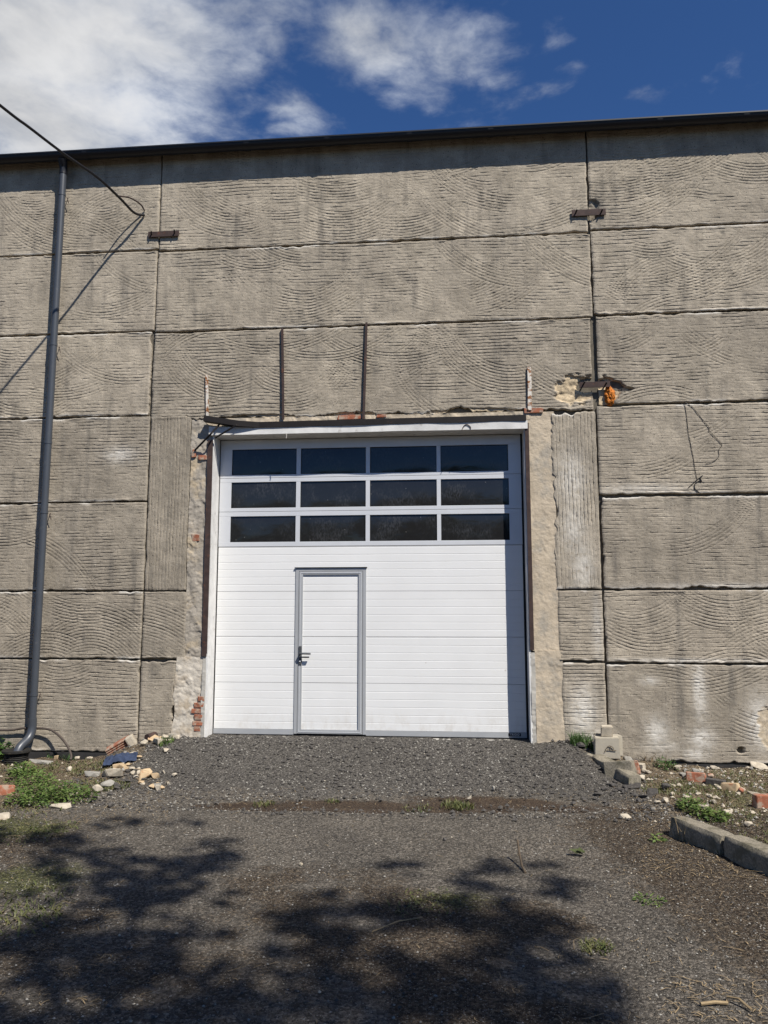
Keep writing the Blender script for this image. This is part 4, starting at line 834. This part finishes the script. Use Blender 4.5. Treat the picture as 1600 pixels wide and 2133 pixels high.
# blue rag
cl = on_ground(252, 1586); U, V_ = np.meshgrid(np.linspace(-.18, .18, 40), np.linspace(-.10, .10, 24))
Hc = .05+.22*np.abs(fbm(U*11+V_*6, V_*14, 3, 3))*(1-(U/.23)**2)+.02*fbm(U*30, V_*30, 4, 2)-.03*(np.abs(V_)/.1)**2
Xc = U*(1+.2*fbm(V_*9, U*2, 5, 2)); Yc = V_*(1+.7*fbm(U*8, V_*2, 6, 2)); Zc = Hc+zg(cl.x+Xc, cl.y+Yc)-cl.z
me = mesh_np('blue_rag', np.stack([Xc, Yc, Zc], -1).reshape(-1, 3), grid_faces(24, 40)); o = put('blue_rag', me, None, M['cloth'], label='crumpled blue cloth lying on the left rubble heap', cat='cloth'); o.location = cl; o.rotation_euler.z = .25

# ------------------------------------------------------------------ plants
def leaf_quads(V, F, p, d, n, ln, wd):
    """one folded leaf: two triangles each side of a midrib"""
    d = d.normalized(); s = d.cross(n).normalized(); n2 = s.cross(d); i = len(V)
    V += [p, p+d*ln*.45+s*wd*.5+n2*wd*.12, p+d*ln, p+d*ln*.45-s*wd*.5+n2*wd*.12, p+d*ln*.5-n2*wd*.03]
    F += [(i, i+1, i+4), (i+1, i+2, i+4), (i+2, i+3, i+4), (i+3, i, i+4)]
def plant(name, spots, mat, label, cat, n, h, ln, wd, rs, spread=.05):
    c = sum((s[0] for s in spots), Vector())/len(spots); V, F = [], []
    for _ in range(n):
        q, r = rs.choice(spots); a = rs.uniform(0, 6.283); k = r*math.sqrt(rs.random()); x, y = q.x+k*math.cos(a), q.y+k*math.sin(a)
        zb = float(zg(x, y)); hh = h*(1-.6*(k/r)**2)*rs.uniform(.15, 1.0)
        p = Vector((x, y, zb+hh))-c; d = Vector((math.cos(a+rs.uniform(-1, 1)), math.sin(a+rs.uniform(-1, 1)), rs.uniform(-.45, .55)))
        leaf_quads(V, F, p, d, Vector((rs.uniform(-.4, .4), rs.uniform(-.4, .4), 1)), ln*rs.uniform(.6, 1.3), wd*rs.uniform(.6, 1.2))
    me = bpy.data.meshes.new(name); me.from_pydata([tuple(v) for v in V], [], F); me.materials.append(M[mat])
    root = empty(name, c, label=label, cat=cat); lf = bpy.data.objects.new('leaves', me); COL.objects.link(lf); lf.parent = root
    sb = MB()
    for _ in range(max(5, n//45)):
        q, r = rs.choice(spots); a = rs.uniform(0, 6.283); k = r*.7*rs.random(); x, y = q.x+k*math.cos(a), q.y+k*math.sin(a); zb = float(zg(x, y))
        p = Vector((x, y, zb-.01))-c; sb.tube([p, p+Vector((rs.uniform(-.03, .03), rs.uniform(-.03, .03), h*rs.uniform(.5, .9)))], .003, 4)
    so_ = sb.build('stem', M['weed_dark']); so_.parent = root; return root
rs = random.Random(5); og = on_ground
plant('nettle_patch', [(og(70, 1640), .22), (og(55, 1625), .22), (og(100, 1655), .26), (og(130, 1660), .24), (og(160, 1668), .18), (og(90, 1675), .2), (og(45, 1612), .14), (og(60, 1672), .2)], 'nettle', 'bright green nettle patch in the left foreground soil', 'weed', 1900, .15, .046, .028, rs)
plant('leafy_weed', [(og(0, 1580), .15), (og(-14, 1578), .18)], 'weed_dark', 'dark leafy weed at the left picture edge by the wall', 'weed', 420, .27, .075, .05, rs)
plant('leafy_weed', [(og(1595, 1565), .16), (og(1612, 1560), .2)], 'weed_dark', 'dark weed against the wall at the right picture edge', 'weed', 260, .34, .075, .045, rs)
plant('leafy_weed', [(og(1445, 1688), .13), (og(1462, 1698), .10), (og(1432, 1682), .08)], 'nettle', 'bright green weed behind the far end of the foreground kerb', 'weed', 380, .09, .04, .026, rs)
plant('leafy_weed', [(og(1492, 1706), .11)], 'nettle', 'smaller green weed clump right of the bright weed behind the kerb', 'weed', 170, .07, .04, .026, rs)
plant('leafy_weed', [(og(1354, 1878), .09)], 'nettle', 'tiny green sprig alone on the brown dirt in the right foreground', 'weed', 70, .035, .03, .016, rs)
plant('leafy_weed', [(og(1388, 1600), .12)], 'weed_dark', 'dry dark weed at the left end of the dark plinth right of the blocks', 'weed', 160, .13, .05, .02, rs)
plant('leafy_weed', [(og(1370, 1752), .04)], 'nettle', 'single small green seedling left of the foreground kerb', 'weed', 26, .06, .04, .03, rs)
def grass(name, spots, mat, label, n, h, rs, flat=.0, wd=.006, cat='grass', kind=None):
    c = sum((s[0] for s in spots), Vector())/len(spots); V, F = [], []
    for _ in range(n):
        q, r = rs.choice(spots); a = rs.uniform(0, 6.283); k = r*math.sqrt(rs.random()); x, y = q.x+k*math.cos(a), q.y+k*math.sin(a)
        p = Vector((x, y, float(zg(x, y))-.004))-c; b = rs.uniform(0, 6.283); hh = h*rs.uniform(.4, 1.15)
        out = Vector((math.cos(b), math.sin(b), 0)); s = Vector((-out.y, out.x, 0))*wd*rs.uniform(.6, 1.3); lean = rs.uniform(.1, .7)+flat
        m_ = p+out*hh*lean*.4+Vector((0, 0, hh*.6*(1-flat*.75))); e = p+out*hh*lean+Vector((0, 0, hh*(1-flat*.85)))
        i = len(V); V += [p-s, p+s, m_+s*.7, m_-s*.7, e]; F += [(i, i+1, i+2, i+3), (i+3, i+2, i+4)]
    me = bpy.data.meshes.new(name); me.from_pydata([tuple(v) for v in V], [], F); o = put(name, me, None, M[mat]); o.location = c
    return tag(o, label, None if kind else cat, None, kind)
grass('grass_tuft', [(og(1222, 1556), .13), (og(1205, 1552), .1), (og(1240, 1556), .1)], 'weed_dark', 'dense green grass tuft at the wall left of the pale block', 480, .17, rs, .15, .005)
grass('grass_tuft', [(og(945, 1680), .13), (og(965, 1683), .1)], 'grass', 'green grass tuft in the mud strip right of the gate axis', 170, .065, rs, .15)
grass('grass_tuft', [(og(555, 1674), .10), (og(545, 1676), .12)], 'grass', 'thin grass tuft in the left part of the mud strip', 90, .04, rs, .3)
grass('grass_tuft', [(og(690, 1670), .09)], 'grass', 'thin grass tuft in the middle of the mud strip', 50, .04, rs, .3)
grass('grass_tuft', [(og(870, 1684), .16)], 'grass', 'sparse grass tuft left of the green tuft in the mud', 60, .035, rs, .3)
grass('grass_tuft', [(og(1243, 1975), .10)], 'grass', 'pale grass tuft at the shadow edge in the lower right', 110, .06, rs, .45)
grass('grass_tuft', [(og(880, 1885), .26), (og(905, 1875), .2)], 'grass', 'flat mossy grass patch in the tree shade near the bottom centre', 300, .03, rs, .5)
grass('grass_tuft', [(og(45, 1880), .35), (og(20, 1920), .3)], 'grass', 'shaded grass patch at the lower left edge', 480, .06, rs, .5)
grass('grass_tuft', [(og(60, 1740), .30), (og(120, 1725), .2)], 'grass', 'low grass below the nettles in the shade edge', 300, .04, rs, .5)
grass('grass_tuft', [(og(120, 1578), .14), (og(150, 1580), .14), (og(190, 1577), .12)], 'weed_dark', 'dark scraggly grass along the wall right of the drain pot', 230, .13, rs, .3)
grass('grass_tuft', [(og(305, 1545), .12), (og(345, 1550), .1)], 'nettle', 'short grass under the rusty pipe stub', 200, .10, rs, .1)
grass('grass_tuft', [(og(1310, 1565), .08), (og(1330, 1578), .12), (og(1350, 1585), .14), (og(1372, 1588), .1)], 'dry', 'dry straw-coloured grass against the wall right of the blocks', 420, .15, rs, .2, .004)
grass('grass_tuft', [(og(1415, 1745), .05), (og(1425, 1752), .05)], 'dry', 'dry wispy stalks in front of the foreground kerb', 26, .20, rs, .0, .0025)
grass('grass_tuft', [(og(1508, 1667), .03)], 'wood', 'single thin upright stalk in the right rubble', 5, .26, rs, .0, .003)
grass('turf', [(og(1560, 1650), .5), (og(1560, 1720), .5), (og(1500, 1690), .35), (og(1450, 1650), .4), (og(1580, 1770), .35), (og(1560, 1620), .4), (og(1400, 1640), .35), (og(120, 1600), .4), (og(200, 1600), .3), (og(60, 1600), .35), (og(170, 1640), .3), (og(40, 1690), .4), (og(230, 1640), .2)], 'grass', None, 4200, .055, rs, .35, .005, kind='stuff')
# straw, chaff and dead leaves lying about
V, F = [], []
zones = [((1330, 1590), (1700, 1830), 520), ((1300, 1600), (1590, 1700), 700), ((1000, 1600), (1700, 2133), 300), ((0, 350), (1585, 1720), 1100), ((0, 260), (1720, 2100), 260), ((200, 1000), (1690, 2130), 160), ((350, 1350), (1640, 1690), 320), ((1380, 1600), (2040, 2133), 110)]
for (xr_, yr_, n_) in zones:
    for _ in range(n_):
        p = on_ground(R.uniform(*xr_), R.uniform(*yr_)); a = R.uniform(0, 6.283); L_ = R.uniform(.012, .055)*(2.6 if R.random() < .10 else 1); d = Vector((math.cos(a), math.sin(a), R.uniform(-.05, .22))); s = Vector((-d.y, d.x, 0))*R.uniform(.0012, .0030)
        q = p+Vector((0, 0, .006)); i = len(V); b_ = Vector((R.uniform(-.3, .3), R.uniform(-.3, .3), .06))*L_; V += [q-s, q+s, q+d*L_*.5+s+b_, q+d*L_*.5-s+b_, q+d*L_+s*.5, q+d*L_-s*.5]; F += [(i, i+1, i+2, i+3), (i+3, i+2, i+4, i+5)]
me = bpy.data.meshes.new('straw_litter'); me.from_pydata([tuple(v) for v in V], [], F); put('straw_litter', me, None, M['dry'], kind='stuff')
def stick(pts, r, mat, label, name='stick', cat='stick'):
    P = [on_ground(px, py)+Vector((0, 0, h)) for px, py, h in pts]; b = P[0].copy(); o = MB().tube([q-b for q in P], r, 6).build(name, M[mat], None, smooth=True, label=label, cat=cat); o.location = b
stick([(1079, 1792, .14), (1082, 1800, .08), (1088, 1812, .02), (1095, 1820, .004)], .009, 'wood', 'short dark curved stick poking up from the tarmac right of centre')
stick([(1460, 2098, .012), (1490, 2096, .02), (1516, 2094, .012)], .008, 'dry', 'thick pale straw stalk lying in the lower right corner', 'straw_stalk', 'straw')
stick([(1515, 2086, .02), (1540, 2095, .03), (1566, 2110, .015)], .006, 'dry', 'thinner pale straw stalk right of the thick one in the lower right corner', 'straw_stalk', 'straw')
stick([(775, 1945, .01), (830, 1930, .03), (880, 1915, .01)], .004, 'dry', 'long thin straw lying in the shade left of bottom centre', 'straw_stalk', 'straw')
stick([(1355, 1555, .12), (1340, 1563, .05), (1325, 1580, .0)], .008, 'dry', 'pale dry stalk leaning against the wall right of the blocks', 'straw_stalk', 'straw')
V, F = [], []; lp = on_ground(1215, 1785)
for k, (dx_, dy_, a_, l_) in enumerate(((0, 0, 2.9, .11), (.02, .02, 3.6, .08))): leaf_quads(V, F, Vector((dx_, dy_, .02+.012*k)), Vector((math.cos(a_), math.sin(a_), .25)), Vector((.2, -.3, 1)), l_, .07)
me = bpy.data.meshes.new('fallen_leaf'); me.from_pydata([tuple(v) for v in V], [], F); o = put('fallen_leaf', me, None, M['fallen'], label='curled green leaf lying on the tarmac in the right half', cat='leaf'); o.location = lp

# loose grit: real little stones, one scatter per colour
def grit(name, n, mat, zone, smin, smax, seed):
    rs = np.random.RandomState(seed); base = np.array([(1, 0, 0), (-1, 0, 0), (0, 1, 0), (0, -1, 0), (0, 0, 1), (0, 0, -.6)], float); fa = np.array([(0, 2, 4), (2, 1, 4), (1, 3, 4), (3, 0, 4), (2, 0, 5), (1, 2, 5), (3, 1, 5), (0, 3, 5)])
    (x0, x1), (y0, y1) = zone; x = rs.uniform(x0, x1, n); y = rs.uniform(y0, y1, n); keep = fbm(x*.9, y*.9, seed, 3)+rs.uniform(-.3, .3, n) > -.08; keep &= rs.rand(len(x)) > 1.25*np.maximum.reduce([np.exp(-((x+.75)/1.35)**2-((y+2.05)/.27)**2), np.exp(-((x-.35)/1.0)**2-((y+1.8)/.23)**2), np.exp(-((x+1.9)/.7)**2-((y+2.15)/.2)**2)]); x, y = x[keep], y[keep]; n = len(x)
    s = smin+(smax-smin)*rs.power(.35, n)**1.5; v = base[None]*s[:, None, None]*rs.uniform(.55, 1.15, (n, 6, 3)); a = rs.uniform(0, 6.28, n); c_, s_ = np.cos(a)[:, None], np.sin(a)[:, None]
    vx = v[:, :, 0]*c_-v[:, :, 1]*s_+x[:, None]; vy = v[:, :, 0]*s_+v[:, :, 1]*c_+y[:, None]; vz = v[:, :, 2]*.75+zg(x, y)[:, None]+s[:, None]*.25
    Vt = np.stack([vx, vy, vz], -1).reshape(-1, 3); Fc = (fa[None]+np.arange(n)[:, None, None]*6).reshape(-1, 3)
    put(name, mesh_np(name, Vt, Fc, False), None, M[mat], kind='stuff')
grit('gravel', 11000, 'asphalt_lump', ((-4.3, 2.1), (-2.5, .1)), .006, .034, 1)
grit('gravel', 11000, 'stone_grey', ((-4.3, 2.0), (-2.4, .1)), .004, .018, 2)
grit('gravel', 17000, 'stone_grey', ((-4.6, 2.6), (-6.4, -1.8)), .0025, .011, 3)
grit('gravel', 9000, 'asphalt_lump', ((-4.6, 2.6), (-6.4, -1.8)), .004, .014, 4)
grit('gravel', 700, 'stone_pale', ((-4.6, 2.6), (-6.4, -.3)), .003, .013, 5)
grit('gravel', 1700, 'stone_pale', ((1.7, 4.4), (-2.6, -.02)), .005, .030, 6)
grit('gravel', 700, 'stone_pale', ((-6.4, -3.5), (-2.4, -.05)), .005, .028, 7)
grit('gravel', 900, 'stone_grey', ((1.7, 4.4), (-2.6, -.02)), .006, .028, 8)

# ------------------------------------------------------------------ trees behind the viewer; their crowns shade the forecourt
def tree(name, ells, base, hmid, seed, label, extra):
    rs = random.Random(seed); V, F, cents = [], [], []; k_ = 1/SUN.z
    root = empty(name, (base[0], base[1], -.3), label=label, cat='tree', group='trees behind the viewer')
    bl = Vector((base[0], base[1], -.3))
    def clump(gp_, rx, ry, hz_, n):
        for _ in range(n):
            a, q = rs.uniform(0, 6.283), math.sqrt(rs.random()); hh = hz_+rs.gauss(0, .45); g_ = gp_+Vector((rx*q*math.cos(a), ry*q*math.sin(a), 0)); p = g_+SUN*(hh*k_)-bl
            d = Vector((rs.gauss(0, 1), rs.gauss(0, 1), rs.gauss(0, .5))); leaf_quads(V, F, p, d, Vector((rs.gauss(0, .6), rs.gauss(0, .6), 1)), rs.uniform(.14, .26), rs.uniform(.11, .19))
        cents.append(gp_+SUN*(hz_*k_))
    for (px, py, rpx, rpy, dn) in ells:
        c = on_ground(px, py); rx = (on_ground(px+rpx, py)-c).length; ry = max(.09, (on_ground(px, py-rpy)-on_ground(px, py+rpy)).length/2)
        clump(c, rx, ry, hmid+rs.uniform(-1.3, 1.3), max(6, int(dn*150*rx*ry*math.pi)))
    for (gx_, gy_, rx, ry, dn) in extra: clump(Vector((gx_, gy_, -.3)), rx, ry, hmid+rs.uniform(-2, 1.5), int(dn*110*rx*ry*math.pi))
    me = bpy.data.meshes.new('crown'); me.from_pydata([tuple(v) for v in V], [], F); me.materials.append(M['tree_leaf'])
    o = bpy.data.objects.new('crown', me); COL.objects.link(o); o.parent = root
    top = sum(cents, Vector())/len(cents); tb = MB(); fork = bl.lerp(top, .62); fork.x = bl.x+(top.x-bl.x)*.3; fork.y = bl.y+(top.y-bl.y)*.3
    tb.tube([bl-bl, (fork-bl)*.5+Vector((.12, .05, 0)), fork-bl], [.26, .2, .16], 10); to_ = tb.build('trunk', M['bark'], None, smooth=True); to_.parent = root
    for c in cents[-6:]:
        lb = MB().tube(curve_pts([fork-bl, fork.lerp(c, .5)-bl+Vector((rs.uniform(-.3, .3), rs.uniform(-.3, .3), .5)), c-bl], 4), [.07-.055*i/8 for i in range(9)], 6).build('limb', M['bark'], None, smooth=True); lb.parent = root
    return root
EA = [(60, 1745, 130, 14, .7), (250, 1717, 50, 9, .9), (370, 1712, 32, 9, .8), (130, 1760, 120, 14, .6), (200, 1790, 140, 18, .6), (460, 1760, 34, 16, .9), (300, 1830, 110, 45, 1.1), (420, 1793, 70, 26, 1.0), (360, 1860, 90, 30, 1.1), (150, 1850, 120, 40, .55), (270, 1900, 80, 40, .9), (390, 1935, 55, 24, 1.1), (90, 1960, 150, 60, .9),
      (250, 1985, 140, 45, .9), (330, 2060, 170, 50, 1.0), (100, 2080, 160, 60, 1.1), (480, 2110, 160, 40, 1.1), (520, 2040, 70, 40, .9), (300, 2130, 260, 40, 1.2)]
EB = [(680, 1870, 36, 14, .7), (580, 1930, 60, 22, .9), (690, 1925, 110, 28, 1.1), (660, 1965, 90, 30, 1.0), (800, 1895, 90, 22, 1.0), (850, 1812, 36, 14, .9), (1015, 1800, 34, 14, .7), (1100, 1810, 44, 14, .7), (1180, 1850, 44, 22, 1.0), (960, 1840, 40, 14, .6), (1030, 1865, 60, 18, .8), (900, 1900, 120, 30, 1.0), (1040, 1910, 110, 30, 1.1), (1130, 1935, 90, 30, 1.0), (1050, 1975, 110, 34, 1.1),
      (1000, 2050, 150, 60, 1.2), (1150, 2020, 90, 45, 1.1), (1210, 2080, 80, 45, 1.0), (800, 2020, 100, 40, .9), (730, 2080, 150, 45, 1.1), (900, 2110, 220, 40, 1.2), (1150, 2120, 120, 30, 1.1), (620, 2010, 70, 40, .8), (1255, 2125, 50, 20, .9)]
tree('broadleaf_tree', EA, (4.6, -12.8), 11.0, 3, 'broadleaf tree standing behind the viewer, its crown dappling the left foreground with shade', [(-2.6, -7.0, 1.6, .9, 1.0), (-1.6, -8.2, 1.8, 1.1, 1.0), (-3.6, -6.4, 1.0, .8, .9)])
tree('broadleaf_tree', EB, (7.0, -13.8), 11.3, 4, 'broadleaf tree standing behind the viewer, its crown shading the bottom centre of the forecourt', [(.0, -6.9, 1.3, .8, 1.1), (.2, -8.0, 1.7, 1.0, 1.1), (1.0, -7.3, .7, .8, .9)])

def far_tree(x, y, h, w_, seed, label):
    rs = random.Random(seed); root = empty('broadleaf_tree', (x, y, -.3), label=label, cat='tree', group='trees behind the viewer'); V, F = [], []
    lobes = [(Vector((rs.uniform(-.6, .6)*w_, rs.uniform(-.6, .6)*w_, h*rs.uniform(.35, .85))), w_*rs.uniform(.4, .65)) for _ in range(11)]
    for c, r in lobes:
        for _ in range(150):
            d = Vector((rs.gauss(0, 1), rs.gauss(0, 1), rs.gauss(0, .8))).normalized(); leaf_quads(V, F, c+d*r*rs.uniform(.5, 1), Vector((rs.gauss(0, 1), rs.gauss(0, 1), rs.gauss(0, .5))), d+Vector((0, 0, .3)), rs.uniform(.35, .6), rs.uniform(.25, .4))
    me = bpy.data.meshes.new('crown'); me.from_pydata([tuple(v) for v in V], [], F); me.materials.append(M['tree_leaf']); o = bpy.data.objects.new('crown', me); COL.objects.link(o); o.parent = root
    t_ = MB().tube([(0, 0, 0), (.05, .05, h*.35), (0, 0, h*.8)], [.24, .17, .06], 9).build('trunk', M['bark'], None, smooth=True); t_.parent = root
for k, (x, y, h, w_) in enumerate(((-13, -21, 9.5, 3.2), (-7.5, -23, 10.5, 3.4), (-2, -22, 9, 3.2), (3, -23.5, 10.5, 3.4), (9, -22.5, 11, 3.5), (15, -21, 10, 3.3))):
    far_tree(x, y, h*(.62 if k % 2 else .78), w_, 40+k, 'broadleaf tree in the row far behind the viewer, mirrored in the gate panes')
